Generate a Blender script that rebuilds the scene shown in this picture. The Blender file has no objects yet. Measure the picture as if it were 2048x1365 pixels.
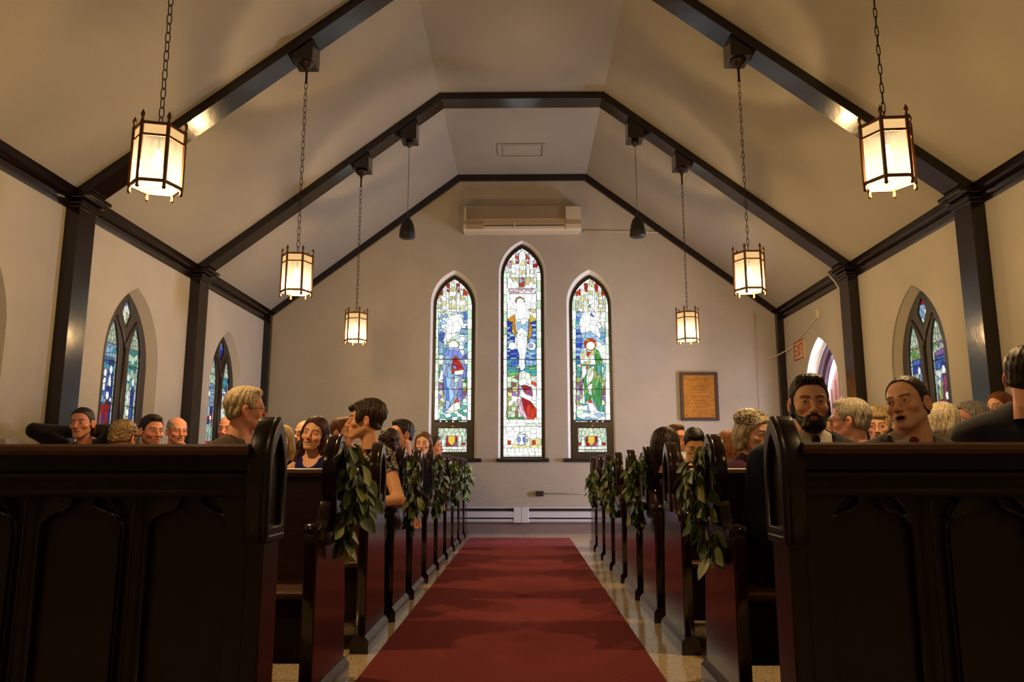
import bpy, math, random
import numpy as np
from mathutils import Vector, Matrix

# ---------------------------------------------------------------- camera, world, exposure
SC = bpy.context.scene
COL = SC.collection
FPX, CAMH = 1522.0, 0.93                    # focal length in pixels of a 2048 px wide frame, eye height
PITCH = math.atan(258.0 / FPX)
YAW = math.atan(24.0 * math.cos(PITCH) / FPX)
cam_d = bpy.data.cameras.new('camera')
cam_d.sensor_width = 36.0
cam_d.lens = FPX / 2048.0 * 36.0
cam_d.clip_start = 0.05
cam = bpy.data.objects.new('camera', cam_d)
COL.objects.link(cam)
cam.location = (0, 0, CAMH)
cam.rotation_euler = (math.pi / 2 + PITCH, 0, YAW)
cam_d.dof.use_dof = True
cam_d.dof.focus_distance = 6.5
cam_d.dof.aperture_fstop = 10.0
SC.camera = cam
SC.view_settings.view_transform = 'Standard'
SC.view_settings.look = 'None'
SC.view_settings.gamma = 1.0
SC.view_settings.exposure = -0.08
SC.view_settings.use_curve_mapping = False
w = bpy.data.worlds.new('sky')
SC.world = w
w.use_nodes = True
w.node_tree.nodes['Background'].inputs[0].default_value = (0.62, 0.72, 1.0, 1)
w.node_tree.nodes['Background'].inputs[1].default_value = 1.0

DOOR_W = 1000.0        # daylight coming in through the open side door
LANTERN_W = 195.0     # bulb in each lantern
LANTERN_COL = (1.0, 0.67, 0.32)
PANE_GAIN = 3.2
GLASS_GAIN = 1.2

def area_light(name, loc, rot, sx, sy, power, col):
    l = bpy.data.lights.new(name, 'AREA')
    l.shape = 'RECTANGLE'; l.size = sx; l.size_y = sy; l.energy = power; l.color = col
    o = bpy.data.objects.new(name, l); COL.objects.link(o)
    o.location = loc; o.rotation_euler = rot
    return o
# daylight outside the open door in the right-hand wall, shining in through the doorway
area_light('door_daylight', (5.3, 10.15, 1.5), (0, math.radians(112), 0), 2.0, 1.6, DOOR_W, (0.74, 0.76, 1.0))

_cp, _sp, _cy, _sy = math.cos(PITCH), math.sin(PITCH), math.cos(YAW), math.sin(YAW)
def at(px, py, Y):
    """world point at depth Y seen at photo position px, py"""
    a, b = (px - 1024.0) / FPX, (682.5 - py) / FPX
    F = Vector((-_sy * _cp, _cy * _cp, _sp)); R = Vector((_cy, _sy, 0)); U = R.cross(F)
    r = F + R * a + U * b
    return Vector((0, 0, CAMH)) + r * (Y / r.y)

# ---------------------------------------------------------------- materials
def lin(c):
    return tuple(((v / 255.0) / 12.92 if v / 255.0 <= 0.04045 else ((v / 255.0 + 0.055) / 1.055) ** 2.4) for v in c)

def mat(name, rgb, rough=0.6, metal=0.0, bump=0.0, bscale=60.0, var=0.0, vscale=6.0, spec=0.5, stretch=(1, 1, 1), coat=0.0, sheen=0.0):
    m = bpy.data.materials.new(name); m.use_nodes = True
    nt = m.node_tree; b = nt.nodes['Principled BSDF']
    c = lin(rgb)
    b.inputs['Base Color'].default_value = (*c, 1)
    b.inputs['Roughness'].default_value = rough
    b.inputs['Metallic'].default_value = metal
    b.inputs['Specular IOR Level'].default_value = spec
    if coat: b.inputs['Coat Weight'].default_value = coat; b.inputs['Coat Roughness'].default_value = 0.12
    if sheen: b.inputs['Sheen Weight'].default_value = sheen
    tc = nt.nodes.new('ShaderNodeTexCoord'); mp = nt.nodes.new('ShaderNodeMapping')
    mp.inputs['Scale'].default_value = stretch
    nt.links.new(tc.outputs['Object'], mp.inputs[0])
    if var:
        n = nt.nodes.new('ShaderNodeTexNoise'); n.inputs['Scale'].default_value = vscale; n.inputs['Detail'].default_value = 6
        nt.links.new(mp.outputs[0], n.inputs['Vector'])
        r = nt.nodes.new('ShaderNodeValToRGB')
        r.color_ramp.elements[0].position = 0.3; r.color_ramp.elements[1].position = 0.72
        r.color_ramp.elements[0].color = (*[v * (1 - var) for v in c], 1)
        r.color_ramp.elements[1].color = (*[min(1, v * (1 + var)) for v in c], 1)
        nt.links.new(n.outputs['Fac'], r.inputs[0]); nt.links.new(r.outputs[0], b.inputs['Base Color'])
    if bump:
        n2 = nt.nodes.new('ShaderNodeTexNoise'); n2.inputs['Scale'].default_value = bscale; n2.inputs['Detail'].default_value = 5
        nt.links.new(mp.outputs[0], n2.inputs['Vector'])
        bp = nt.nodes.new('ShaderNodeBump'); bp.inputs['Strength'].default_value = bump; bp.inputs['Distance'].default_value = 0.01
        nt.links.new(n2.outputs['Fac'], bp.inputs['Height']); nt.links.new(bp.outputs[0], b.inputs['Normal'])
    return m

def attr_mat(name, rough=0.5, emit=0.0, spec=0.4, bump=0.0, bscale=300):
    m = bpy.data.materials.new(name); m.use_nodes = True
    nt = m.node_tree; b = nt.nodes['Principled BSDF']
    a = nt.nodes.new('ShaderNodeAttribute'); a.attribute_name = 'Col'
    b.inputs['Roughness'].default_value = rough; b.inputs['Specular IOR Level'].default_value = spec
    if emit:
        b.inputs['Base Color'].default_value = (0.01, 0.01, 0.01, 1)
        nt.links.new(a.outputs['Color'], b.inputs['Emission Color']); b.inputs['Emission Strength'].default_value = emit
    else:
        nt.links.new(a.outputs['Color'], b.inputs['Base Color'])
        b.inputs['Subsurface Weight'].default_value = 0.0
    if bump:
        n2 = nt.nodes.new('ShaderNodeTexNoise'); n2.inputs['Scale'].default_value = bscale
        bp = nt.nodes.new('ShaderNodeBump'); bp.inputs['Strength'].default_value = bump; bp.inputs['Distance'].default_value = 0.004
        nt.links.new(n2.outputs['Fac'], bp.inputs['Height']); nt.links.new(bp.outputs[0], b.inputs['Normal'])
    return m

def emit_mat(name, rgb, strength, trans=0.0):
    m = bpy.data.materials.new(name); m.use_nodes = True
    nt = m.node_tree; nt.nodes.clear()
    o = nt.nodes.new('ShaderNodeOutputMaterial'); e = nt.nodes.new('ShaderNodeEmission')
    e.inputs[0].default_value = (*rgb, 1); e.inputs[1].default_value = strength
    if trans:
        t = nt.nodes.new('ShaderNodeBsdfTransparent'); mx = nt.nodes.new('ShaderNodeMixShader')
        t.inputs[0].default_value = (1, 0.93, 0.8, 1)
        mx.inputs[0].default_value = trans
        nt.links.new(e.outputs[0], mx.inputs[1]); nt.links.new(t.outputs[0], mx.inputs[2]); nt.links.new(mx.outputs[0], o.inputs[0])
    else:
        nt.links.new(e.outputs[0], o.inputs[0])
    return m

def pane_mat():
    """opal glass that glows most at the height of the bulb behind it"""
    m = bpy.data.materials.new('lantern_opal_glass'); m.use_nodes = True; nt = m.node_tree; nt.nodes.clear()
    o = nt.nodes.new('ShaderNodeOutputMaterial'); e = nt.nodes.new('ShaderNodeEmission'); t = nt.nodes.new('ShaderNodeBsdfTransparent'); mx = nt.nodes.new('ShaderNodeMixShader')
    tc = nt.nodes.new('ShaderNodeTexCoord'); sp = nt.nodes.new('ShaderNodeSeparateXYZ'); nt.links.new(tc.outputs['Object'], sp.inputs[0])
    mr = nt.nodes.new('ShaderNodeMapRange'); mr.inputs[1].default_value = 0.11; mr.inputs[2].default_value = 0.26; mr.inputs[3].default_value = PANE_GAIN; mr.inputs[4].default_value = 0.95
    nt.links.new(sp.outputs[2], mr.inputs[0]); nt.links.new(mr.outputs[0], e.inputs[1]); e.inputs[0].default_value = (1.0, 0.74, 0.42, 1)
    t.inputs[0].default_value = (1, 0.95, 0.85, 1); mx.inputs[0].default_value = 0.5
    nt.links.new(e.outputs[0], mx.inputs[1]); nt.links.new(t.outputs[0], mx.inputs[2]); nt.links.new(mx.outputs[0], o.inputs[0]); return m
M = {}
M['plaster'] = mat('plaster', (166, 159, 146), 0.85, bump=0.35, bscale=26, var=0.05, vscale=2.2)
M['ceiling'] = mat('ceiling_plaster', (148, 141, 127), 0.9, bump=0.25, bscale=40, var=0.04, vscale=1.5)
M['reveal'] = mat('reveal_plaster', (226, 222, 218), 0.8, bump=0.2, bscale=50)
M['beam'] = mat('dark_varnished_beam', (22, 13, 12), 0.17, bump=0.10, bscale=14, var=0.15, vscale=8, stretch=(1, 1, 1), spec=0.6)
M['wood'] = mat('dark_pew_wood', (36, 18, 16), 0.20, bump=0.06, bscale=30, var=0.25, vscale=5, stretch=(3, 3, 0.5), spec=0.55)
M['woodend'] = mat('dark_pew_end_wood', (40, 20, 20), 0.16, bump=0.05, bscale=40, var=0.2, vscale=5, stretch=(3, 3, 0.4), spec=0.6)
M['backboard'] = mat('brown_pew_board', (74, 44, 24), 0.34, bump=0.12, bscale=60, var=0.25, vscale=6, stretch=(0.5, 3, 3), spec=0.5)
M['rail'] = mat('worn_pew_rail', (86, 50, 30), 0.42, bump=0.1, bscale=60, var=0.2, vscale=10, stretch=(0.4, 3, 3), spec=0.5)
M['front'] = mat('frontal_wood', (30, 19, 17), 0.30, bump=0.08, bscale=40, var=0.2, vscale=6, stretch=(3, 3, 0.6), spec=0.5)
M['carpet'] = mat('red_carpet', (150, 70, 72), 0.95, bump=0.9, bscale=420, var=0.28, vscale=160, spec=0.1)
M['iron'] = mat('dark_iron', (46, 30, 22), 0.45, metal=0.6)
M['bronze'] = mat('lantern_bronze', (92, 60, 34), 0.5, metal=0.5)
M['pane'] = pane_mat()
M['amber'] = emit_mat('lantern_amber_glass', (1.0, 0.60, 0.24), 1.0, 0.06)
M['bulb'] = emit_mat('bulb_glass', (1.0, 0.85, 0.6), 12.0)
M['black'] = mat('black_plastic', (18, 18, 20), 0.5)
M['ac'] = mat('cream_plastic', (196, 182, 158), 0.5)
M['acgrille'] = mat('grille_plastic', (156, 138, 110), 0.6)
M['white'] = mat('white_metal', (225, 225, 228), 0.35)
M['dark'] = mat('dark_slot', (22, 17, 16), 0.6)
M['brass'] = mat('brass_plate', (168, 118, 52), 0.42, metal=0.75, var=0.25, vscale=14)
M['engrave'] = mat('engraved_brass', (118, 84, 42), 0.5, metal=0.6)
M['brown'] = mat('brown_frame', (60, 36, 26), 0.5)
M['exit'] = mat('exit_sign_cream', (206, 178, 140), 0.5)
M['red'] = mat('exit_sign_red', (150, 52, 34), 0.5)
M['purple'] = mat('purple_door_paint', (82, 62, 78), 0.35, var=0.2, vscale=30)
M['pink'] = mat('pink_door_boards', (196, 138, 122), 0.5, var=0.08, vscale=4)
M['terr_base'] = mat('terrazzo_base', (128, 112, 110), 0.3, var=0.35, vscale=160)
M['steel'] = mat('white_enamel', (196, 196, 206), 0.4)
M['leafA'] = mat('eucalyptus_leaf', (84, 108, 58), 0.42, var=0.35, vscale=14)
M['leafB'] = mat('light_leaf', (140, 150, 78), 0.42, var=0.3, vscale=14)
M['stem'] = mat('garland_stem', (62, 48, 34), 0.6)
M['frame'] = mat('window_frame_wood', (38, 28, 24), 0.4, bump=0.05)
M['glass'] = attr_mat('stained_glass', 0.4, emit=GLASS_GAIN, spec=0.08)

def floor_mat():
    m = bpy.data.materials.new('terrazzo'); m.use_nodes = True
    nt = m.node_tree; b = nt.nodes['Principled BSDF']
    tc = nt.nodes.new('ShaderNodeTexCoord')
    v = nt.nodes.new('ShaderNodeTexVoronoi'); v.inputs['Scale'].default_value = 190
    nt.links.new(tc.outputs['Object'], v.inputs['Vector'])
    r = nt.nodes.new('ShaderNodeValToRGB'); r.color_ramp.interpolation = 'CONSTANT'
    cols = [(0, (206, 186, 154)), (0.35, (222, 206, 176)), (0.62, (176, 152, 120)), (0.75, (212, 194, 164)), (0.93, (134, 110, 86))]
    e = r.color_ramp.elements
    e[0].position = 0; e[0].color = (*lin(cols[0][1]), 1); e[1].position = cols[1][0]; e[1].color = (*lin(cols[1][1]), 1)
    for p, c in cols[2:]:
        k = e.new(p); k.color = (*lin(c), 1)
    sx = nt.nodes.new('ShaderNodeSeparateColor'); nt.links.new(v.outputs['Color'], sx.inputs[0])
    nt.links.new(sx.outputs[0], r.inputs[0])
    # thin dark divider strips set in the floor
    wv = nt.nodes.new('ShaderNodeTexBrick'); wv.inputs['Scale'].default_value = 1.0
    wv.offset = 0.0; wv.inputs['Mortar Size'].default_value = 0.003; wv.inputs['Brick Width'].default_value = 0.9; wv.inputs['Row Height'].default_value = 0.9
    wv.inputs['Color1'].default_value = (1, 1, 1, 1); wv.inputs['Color2'].default_value = (1, 1, 1, 1); wv.inputs['Mortar'].default_value = (0.35, 0.33, 0.3, 1)
    nt.links.new(tc.outputs['Object'], wv.inputs['Vector'])
    mx = nt.nodes.new('ShaderNodeMix'); mx.data_type = 'RGBA'; mx.blend_type = 'MULTIPLY'; mx.inputs[0].default_value = 1.0
    nt.links.new(r.outputs[0], mx.inputs[6]); nt.links.new(wv.outputs[0], mx.inputs[7])
    nt.links.new(mx.outputs[2], b.inputs['Base Color'])
    b.inputs['Roughness'].default_value = 0.13; b.inputs['Specular IOR Level'].default_value = 0.6
    return m
M['floor'] = floor_mat()

# ---------------------------------------------------------------- mesh helpers
def link(name, me, m=None, parent=None, loc=None):
    o = bpy.data.objects.new(name, me); COL.objects.link(o)
    if m is not None: me.materials.append(m) if not isinstance(m, (list, tuple)) else [me.materials.append(x) for x in m]
    if parent is not None: o.parent = parent
    if loc is not None: o.location = loc
    return o

def np_mesh(name, V, Q, smooth=True, col=None):
    V = np.asarray(V, dtype=np.float32); Q = np.asarray(Q, dtype=np.int32)
    me = bpy.data.meshes.new(name)
    me.vertices.add(len(V)); me.vertices.foreach_set('co', V.ravel())
    n = Q.shape[1]
    me.loops.add(Q.size); me.loops.foreach_set('vertex_index', Q.ravel())
    me.polygons.add(len(Q)); me.polygons.foreach_set('loop_start', np.arange(0, Q.size, n, dtype=np.int32))
    me.update(calc_edges=True)
    if smooth: me.polygons.foreach_set('use_smooth', np.ones(len(Q), dtype=bool))
    if col is not None:
        a = me.color_attributes.new('Col', 'FLOAT_COLOR', 'POINT')
        c = np.ones((len(V), 4), dtype=np.float32); c[:, :3] = col
        a.data.foreach_set('color', c.ravel())
    me.validate()
    return me

class MB:
    """collects boxes, prisms, tubes, lathes into ONE mesh"""
    def __init__(s): s.v = []; s.f = []; s.sm = []
    def add(s, v, f, smooth=False):
        o = len(s.v); s.v += [tuple(p) for p in v]; s.f += [tuple(i + o for i in q) for q in f]; s.sm += [smooth] * len(f); return s
    def box(s, x0, x1, y0, y1, z0, z1, b=0.0):
        if x0 > x1: x0, x1 = x1, x0
        if b <= 0:
            v = [(x, y, z) for z in (z0, z1) for y in (y0, y1) for x in (x0, x1)]
            f = [(0, 2, 3, 1), (4, 5, 7, 6), (0, 1, 5, 4), (2, 6, 7, 3), (0, 4, 6, 2), (1, 3, 7, 5)]
            return s.add(v, f)
        # bevelled on all edges: 24 verts
        v = []; idx = {}
        for sx in (0, 1):
            for sy in (0, 1):
                for sz in (0, 1):
                    X, Y, Z = (x0, x1)[sx], (y0, y1)[sy], (z0, z1)[sz]
                    dx, dy, dz = (b, -b)[sx], (b, -b)[sy], (b, -b)[sz]
                    idx[(sx, sy, sz, 0)] = len(v); v.append((X, Y + dy, Z + dz))
                    idx[(sx, sy, sz, 1)] = len(v); v.append((X + dx, Y, Z + dz))
                    idx[(sx, sy, sz, 2)] = len(v); v.append((X + dx, Y + dy, Z))
        f = []
        q = [(0, 0), (0, 1), (1, 1), (1, 0)]
        for sx in (0, 1):
            r = [idx[(sx, a, c, 0)] for a, c in q]; f.append(r if sx == 0 else r[::-1])
        for sy in (0, 1):
            r = [idx[(a, sy, c, 1)] for a, c in q]; f.append(r[::-1] if sy == 0 else r)
        for sz in (0, 1):
            r = [idx[(a, c, sz, 2)] for a, c in q]; f.append(r if sz == 0 else r[::-1])
        for a in (0, 1):
            for c in (0, 1):
                f.append([idx[(a, c, 0, 0)], idx[(a, c, 1, 0)], idx[(a, c, 1, 1)], idx[(a, c, 0, 1)]])
                f.append([idx[(a, 0, c, 0)], idx[(a, 1, c, 0)], idx[(a, 1, c, 2)], idx[(a, 0, c, 2)]])
                f.append([idx[(0, a, c, 1)], idx[(1, a, c, 1)], idx[(1, a, c, 2)], idx[(0, a, c, 2)]])
        for k in [(a, c, d) for a in (0, 1) for c in (0, 1) for d in (0, 1)]:
            f.append([idx[k + (0,)], idx[k + (1,)], idx[k + (2,)]])
        return s.add(v, f)
    def prism(s, poly, axis, a, b):
        """poly: 2D outline; axis x/y/z extruded from a to b"""
        def P(u, w, t): return {'x': (t, u, w), 'y': (u, t, w), 'z': (u, w, t)}[axis]
        n = len(poly)
        v = [P(u, w, a) for u, w in poly] + [P(u, w, b) for u, w in poly]
        f = [tuple(range(n))[::-1], tuple(range(n, 2 * n))] + [(i, (i + 1) % n, n + (i + 1) % n, n + i) for i in range(n)]
        return s.add(v, f)
    def tube(s, pts, r, n=8, closed=False, smooth=True):
        pts = [Vector(p) for p in pts]; L = len(pts); rr = r if isinstance(r, (list, tuple)) else [r] * L
        v = []; up = None
        for i, p in enumerate(pts):
            if closed: t = pts[(i + 1) % L] - pts[i - 1]
            else: t = pts[min(i + 1, L - 1)] - pts[max(i - 1, 0)]
            t.normalize()
            if up is None:
                up = t.cross(Vector((0, 0, 1)))
                if up.length < 0.1: up = t.cross(Vector((1, 0, 0)))
            up = (up - t * up.dot(t)); up.normalize(); w_ = t.cross(up)
            for k in range(n):
                a = 2 * math.pi * k / n; v.append(p + (up * math.cos(a) + w_ * math.sin(a)) * rr[i])
        f = []
        for i in range(L if closed else L - 1):
            j = (i + 1) % L
            for k in range(n): f.append((i * n + k, i * n + (k + 1) % n, j * n + (k + 1) % n, j * n + k))
        if not closed: f.append(tuple(range(n))[::-1]); f.append(tuple((L - 1) * n + k for k in range(n)))
        return s.add(v, f, smooth)
    def lathe(s, prof, c=(0, 0, 0), n=16, smooth=True):
        v = []; f = []
        for r, z in prof:
            for k in range(n):
                a = 2 * math.pi * k / n; v.append((c[0] + r * math.cos(a), c[1] + r * math.sin(a), c[2] + z))
        for i in range(len(prof) - 1):
            for k in range(n): f.append((i * n + k, i * n + (k + 1) % n, (i + 1) * n + (k + 1) % n, (i + 1) * n + k))
        f.append(tuple(range(n))[::-1]); f.append(tuple((len(prof) - 1) * n + k for k in range(n)))
        return s.add(v, f, smooth)
    def build(s, name, m=None, parent=None, loc=None, fix=True):
        me = bpy.data.meshes.new(name); me.from_pydata(s.v, [], s.f)
        me.polygons.foreach_set('use_smooth', s.sm)
        if fix:
            import bmesh
            bm = bmesh.new(); bm.from_mesh(me); bmesh.ops.recalc_face_normals(bm, faces=bm.faces); bm.to_mesh(me); bm.free()
        me.update()
        return link(name, me, m, parent, loc)

def tag(o, label=None, cat=None, group=None, kind=None):
    if label: o['label'] = label
    if cat: o['category'] = cat
    if group: o['group'] = group
    if kind: o['kind'] = kind
    return o
def empty(name, loc=(0, 0, 0), rz=0.0):
    o = bpy.data.objects.new(name, None); COL.objects.link(o); o.location = loc; o.rotation_euler = (0, 0, rz)
    o.empty_display_size = 0.1
    return o
def kids(o): return [c for c in bpy.data.objects if c.parent == o]
def copy_tree(o, parent=None):
    c = o.copy(); COL.objects.link(c); c.parent = parent
    for ch in kids(o): copy_tree(ch, c)
    return c

def fill2d(name, loops, depth, plane='xz', bevel=0.0):
    """flat outline with holes, extruded: loops in 2D (first = outer). Returns a mesh; the outline lies in the
    given plane and the thickness is centred on the third axis."""
    cu = bpy.data.curves.new(name + '_c', 'CURVE'); cu.dimensions = '2D'; cu.fill_mode = 'BOTH'
    cu.extrude = depth / 2 - bevel; cu.bevel_depth = bevel; cu.bevel_resolution = 2; cu.offset = -bevel
    for lp in loops:
        sp = cu.splines.new('POLY'); sp.points.add(len(lp) - 1); sp.use_cyclic_u = True
        for i, (a, b) in enumerate(lp): sp.points[i].co = (a, b, 0, 1)
    ob = bpy.data.objects.new(name + '_c', cu); COL.objects.link(ob)
    dg = bpy.context.evaluated_depsgraph_get()
    me = bpy.data.meshes.new_from_object(ob.evaluated_get(dg)); me.name = name
    bpy.data.objects.remove(ob); bpy.data.curves.remove(cu)
    n = len(me.vertices); co = np.empty(n * 3, dtype=np.float32); me.vertices.foreach_get('co', co); co = co.reshape(-1, 3)
    if plane == 'xz': co = np.stack([co[:, 0], -co[:, 2], co[:, 1]], 1)
    elif plane == 'yz': co = np.stack([co[:, 2], co[:, 0], co[:, 1]], 1)
    me.vertices.foreach_set('co', co.astype(np.float32).ravel()); me.materials.clear(); me.update()
    return me

def lancet(c, hw, z0, zs, za, n=10):
    """pointed arch outline: centre c, half width hw, base z0, spring zs, apex za"""
    h = za - zs; R = (h * h + hw * hw) / (2 * hw)      # arcs centred on the spring line
    R = max(R, hw)
    a1 = math.asin(min(1, h / R)) if R >= h else math.pi / 2
    pts = [(c - hw, z0), (c + hw, z0)]
    for i in range(n + 1):
        a = a1 * i / n; pts.append((c + hw - R + R * math.cos(a), zs + R * math.sin(a)))
    for i in range(n, -1, -1):
        a = a1 * i / n
        if i < n: pts.append((c - hw + R - R * math.cos(a), zs + R * math.sin(a)))
    return pts
def grow(c, hw, z0, zs, za, d):     # the same arch, larger all round by d
    return (c, hw + d, z0 - d, zs, za + d * 1.35)

# ---------------------------------------------------------------- room
XL, XR, XC, YF, YB = -4.018, 3.98, -0.02, 11.6, -3.4
ZE, ZR, FW = 3.33, 5.595, 1.027       # eaves, flat ceiling, half width of the flat ceiling
def struct(o): o['kind'] = 'structure'; return o
fl = MB().box(XL - 0.3, 6.3, YB - 0.3, YF + 0.3, -0.2, 0); struct(fl.build('floor', M['floor']))
# ceiling as one folded slab
sec = [(XL, ZE), (XC - FW, ZR), (XC + FW, ZR), (XR, ZE)]
cb = MB()
out = [(x, z + 0.15) for x, z in reversed(sec)]
cb.prism(sec + out, 'y', YB, YF + 0.3); struct(cb.build('ceiling', M['ceiling']))

WIN_Y = [0.20, 2.70, 5.20, 7.67, 10.16]
WHW, WZ0, WZS, WZA = 0.545, 1.0, 2.0, 2.80
DOOR = (10.19, 0.60, 0.0, 1.85, 2.70)
def side_wall(name, x, sgn, holes):
    outer = [(YB, 0), (YF + 0.3, 0), (YF + 0.3, ZE + 0.05), (YB, ZE + 0.05)]
    me = fill2d(name, [outer] + holes, 0.26, 'yz')
    o = link(name, me, M['plaster'], None, (x + sgn * 0.13, 0, 0)); return struct(o)
side_wall('wall_left', XL, -1, [lancet(y, WHW, WZ0, WZS, WZA) for y in WIN_Y])
dh = lancet(DOOR[0], DOOR[1], -0.01, DOOR[3], DOOR[4])
d2 = [(DOOR[0] - DOOR[1], 0.0), (DOOR[0] + DOOR[1], 0.0)]
# right wall: the doorway runs to the floor, so it is part of the outline
door_arc = lancet(*DOOR)[2:]
outerR = [(YB, 0), (DOOR[0] - DOOR[1], 0)] + door_arc[::-1] + [(DOOR[0] + DOOR[1], 0), (YF + 0.3, 0), (YF + 0.3, ZE + 0.05), (YB, ZE + 0.05)]
me = fill2d('wall_right', [outerR] + [lancet(y, WHW, WZ0, WZS, WZA) for y in WIN_Y[:-1]], 0.26, 'yz')
struct(link('wall_right', me, M['plaster'], None, (XR + 0.13, 0, 0)))

# far wall with three lancet windows (centre x, half width, sill, spring, apex of the opening)
FAR = [(-1.080, 0.368, 1.085, 3.50, 4.03), (-0.018, 0.370, 1.085, 3.97, 4.51), (1.028, 0.360, 1.085, 3.50, 4.03)]
outer = [(XL - 0.1, 0), (XR + 0.1, 0), (XR + 0.1, ZE), (XC + FW + 0.05, ZR + 0.08), (XC - FW - 0.05, ZR + 0.08), (XL - 0.1, ZE)]
me = fill2d('wall_back', [outer] + [lancet(*f) for f in FAR], 0.26, 'xz')
struct(link('wall_back', me, M['plaster'], None, (0, YF + 0.13, 0)))
me = fill2d('wall_front', [outer], 0.2, 'xz')
struct(link('wall_front', me, M['plaster'], None, (0, YB - 0.1, 0)))
# vestibule outside the door
vb = MB(); vb.box(5.6, 5.7, 9.0, 11.6, 0, 3.2); vb.box(XR + 0.26, 5.7, 8.9, 9.0, 0, 3.2); vb.box(XR + 0.26, 5.7, 11.5, 11.6, 0, 3.2); vb.box(XR + 0.26, 5.7, 8.9, 11.6, 3.1, 3.2)
struct(vb.build('wall_vestibule', M['reveal']))

# base of the far wall and side skirtings (terrazzo cove)
bb = MB().prism([(YF, 0), (YF - 0.05, 0), (YF - 0.022, 0.03), (YF - 0.02, 0.155), (YF, 0.16)], 'x', XL, XR)
struct(bb.build('baseboard_back', M['terr_base']))
struct(MB().box(XL, XL + 0.02, YB, YF - 0.06, 0, 0.14).build('baseboard_left', M['terr_base']))
struct(MB().box(XR - 0.02, XR, YB, DOOR[0] - DOOR[1] - 0.01, 0, 0.14).build('baseboard_right', M['terr_base']))

# cornice mouldings along the side walls
def cornice(name, x, s):
    p = [(x, ZE - 0.125), (x + s * 0.012, ZE - 0.125), (x + s * 0.018, ZE - 0.105), (x + s * 0.04, ZE - 0.095), (x + s * 0.045, ZE - 0.06),
         (x + s * 0.03, ZE - 0.052), (x + s * 0.07, ZE - 0.03), (x + s * 0.085, ZE - 0.012), (x + s * 0.085, ZE + 0.055), (x, ZE + 0.02)]
    b = MB(); b.prism(p, 'y', YB, YF); return struct(b.build(name, M['beam']))
cornice('trim_1', XL, 1); cornice('trim_2', XR, -1)
# dark band around the far gable and corner posts
def band_outline(t):
    return [(XL, ZE - t * 1.1), (XC - FW + t * 0.35, ZR - t), (XC + FW - t * 0.35, ZR - t), (XR, ZE - t * 1.1)]
g = MB()
ob_ = [(XL, ZE), (XC - FW, ZR), (XC + FW, ZR), (XR, ZE)]; ib = band_outline(0.10)
for i in range(3):
    g.prism([ob_[i], ob_[i + 1], ib[i + 1], ib[i]], 'y', YF - 0.05, YF)
struct(g.build('trim_3', M['beam']))
struct(MB().box(XL, XL + 0.10, YF - 0.10, YF, 0, ZE - 0.02).build('trim_4', M['beam']))
struct(MB().box(XR - 0.10, XR, YF - 0.10, YF, 0, ZE - 0.02).build('trim_5', M['beam']))

# ---------------------------------------------------------------- portal frames (posts + folded beam)
def slope_z(x): return ZR - max(0.0, abs(x - XC) - FW) * (ZR - ZE) / (XR - XC - FW)
BT = 0.085
def portal(yc, n):
    y0, y1 = yc - 0.12, yc + 0.135
    root = empty('roof_truss', (0, 0, 0))
    tag(root, n, 'roof beam', 'dark portal beams of the nave')
    b = MB()
    t = BT; k = t * 1.28
    o4 = [(XL, ZE + 0.02), (XC - FW, ZR + 0.02), (XC + FW, ZR + 0.02), (XR, ZE + 0.02)]
    i4 = [(XL, ZE - k), (XC - FW + t * 0.33, ZR - t), (XC + FW - t * 0.33, ZR - t), (XR, ZE - k)]
    for i in range(3): b.prism([o4[i], o4[i + 1], i4[i + 1], i4[i]], 'y', y0, y1)
    b.build('beam', M['beam'], root)
    for x, s in ((XL, 1), (XR, -1)):
        p = MB(); p.box(x, x + s * 0.12, y0, y1, 0, ZE - 0.03)
        p.build('post', M['beam'], root)
        c = MB()
        for dz, e in ((-0.12, 0.02), (-0.09, 0.035), (-0.045, 0.06)):
            c.box(x, x + s * (0.12 + e), y0 - e, y1 + e, ZE + dz, ZE + dz + 0.035, 0.006)
        c.box(x, x + s * 0.22, y0 - 0.02, y1 + 0.07, ZE - 0.012, ZE + 0.02, 0.006)
        c.build('capital', M['beam'], root)
    for x in ((-1.43, 1.40) if yc > 8 else ()):       # blocks that carry the speakers
        q = MB(); q.box(x - 0.10, x + 0.10, y0 + 0.02, y1 + 0.01, slope_z(x) - 0.30, slope_z(x) + 0.0, 0.004); q.build('block', M['beam'], root)
    for x in (-2.01, 1.97):
        q = MB(); q.box(x - 0.095, x + 0.095, y0 + 0.02, y1 + 0.01, slope_z(x) - 0.24, slope_z(x) + 0.02, 0.004); q.build('block', M['beam'], root)
    return root
PORT = [(8.99, 'dark varnished roof beam and wall posts nearest the far wall'),
        (6.46, 'dark varnished roof beam and wall posts in the middle of the nave'),
        (3.95, 'dark varnished roof beam overhead, nearest the camera'),
        (1.44, 'dark varnished roof beam behind the camera')]
for y, n in PORT: portal(y, n)

# hatch in the flat ceiling of the last bay
h = empty('ceiling_hatch', (-0.03, 10.6, ZR)); tag(h, 'white rectangular access hatch in the flat ceiling above the far wall', 'hatch')
f_ = MB()
for a in ((-0.345, -0.315, -0.225, 0.225), (0.315, 0.345, -0.225, 0.225), (-0.315, 0.315, -0.225, -0.2), (-0.315, 0.315, 0.2, 0.225)):
    f_.box(a[0], a[1], a[2], a[3], -0.02, 0.0)
f_.build('frame', M['ceiling'], h)
MB().box(-0.27, 0.29, -0.17, 0.17, -0.012, -0.001).build('panel', M['ceiling'], h)
MB().box(-0.26, 0.27, 0.168, 0.186, -0.014, -0.001).build('gap', M['acgrille'], h)
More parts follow.
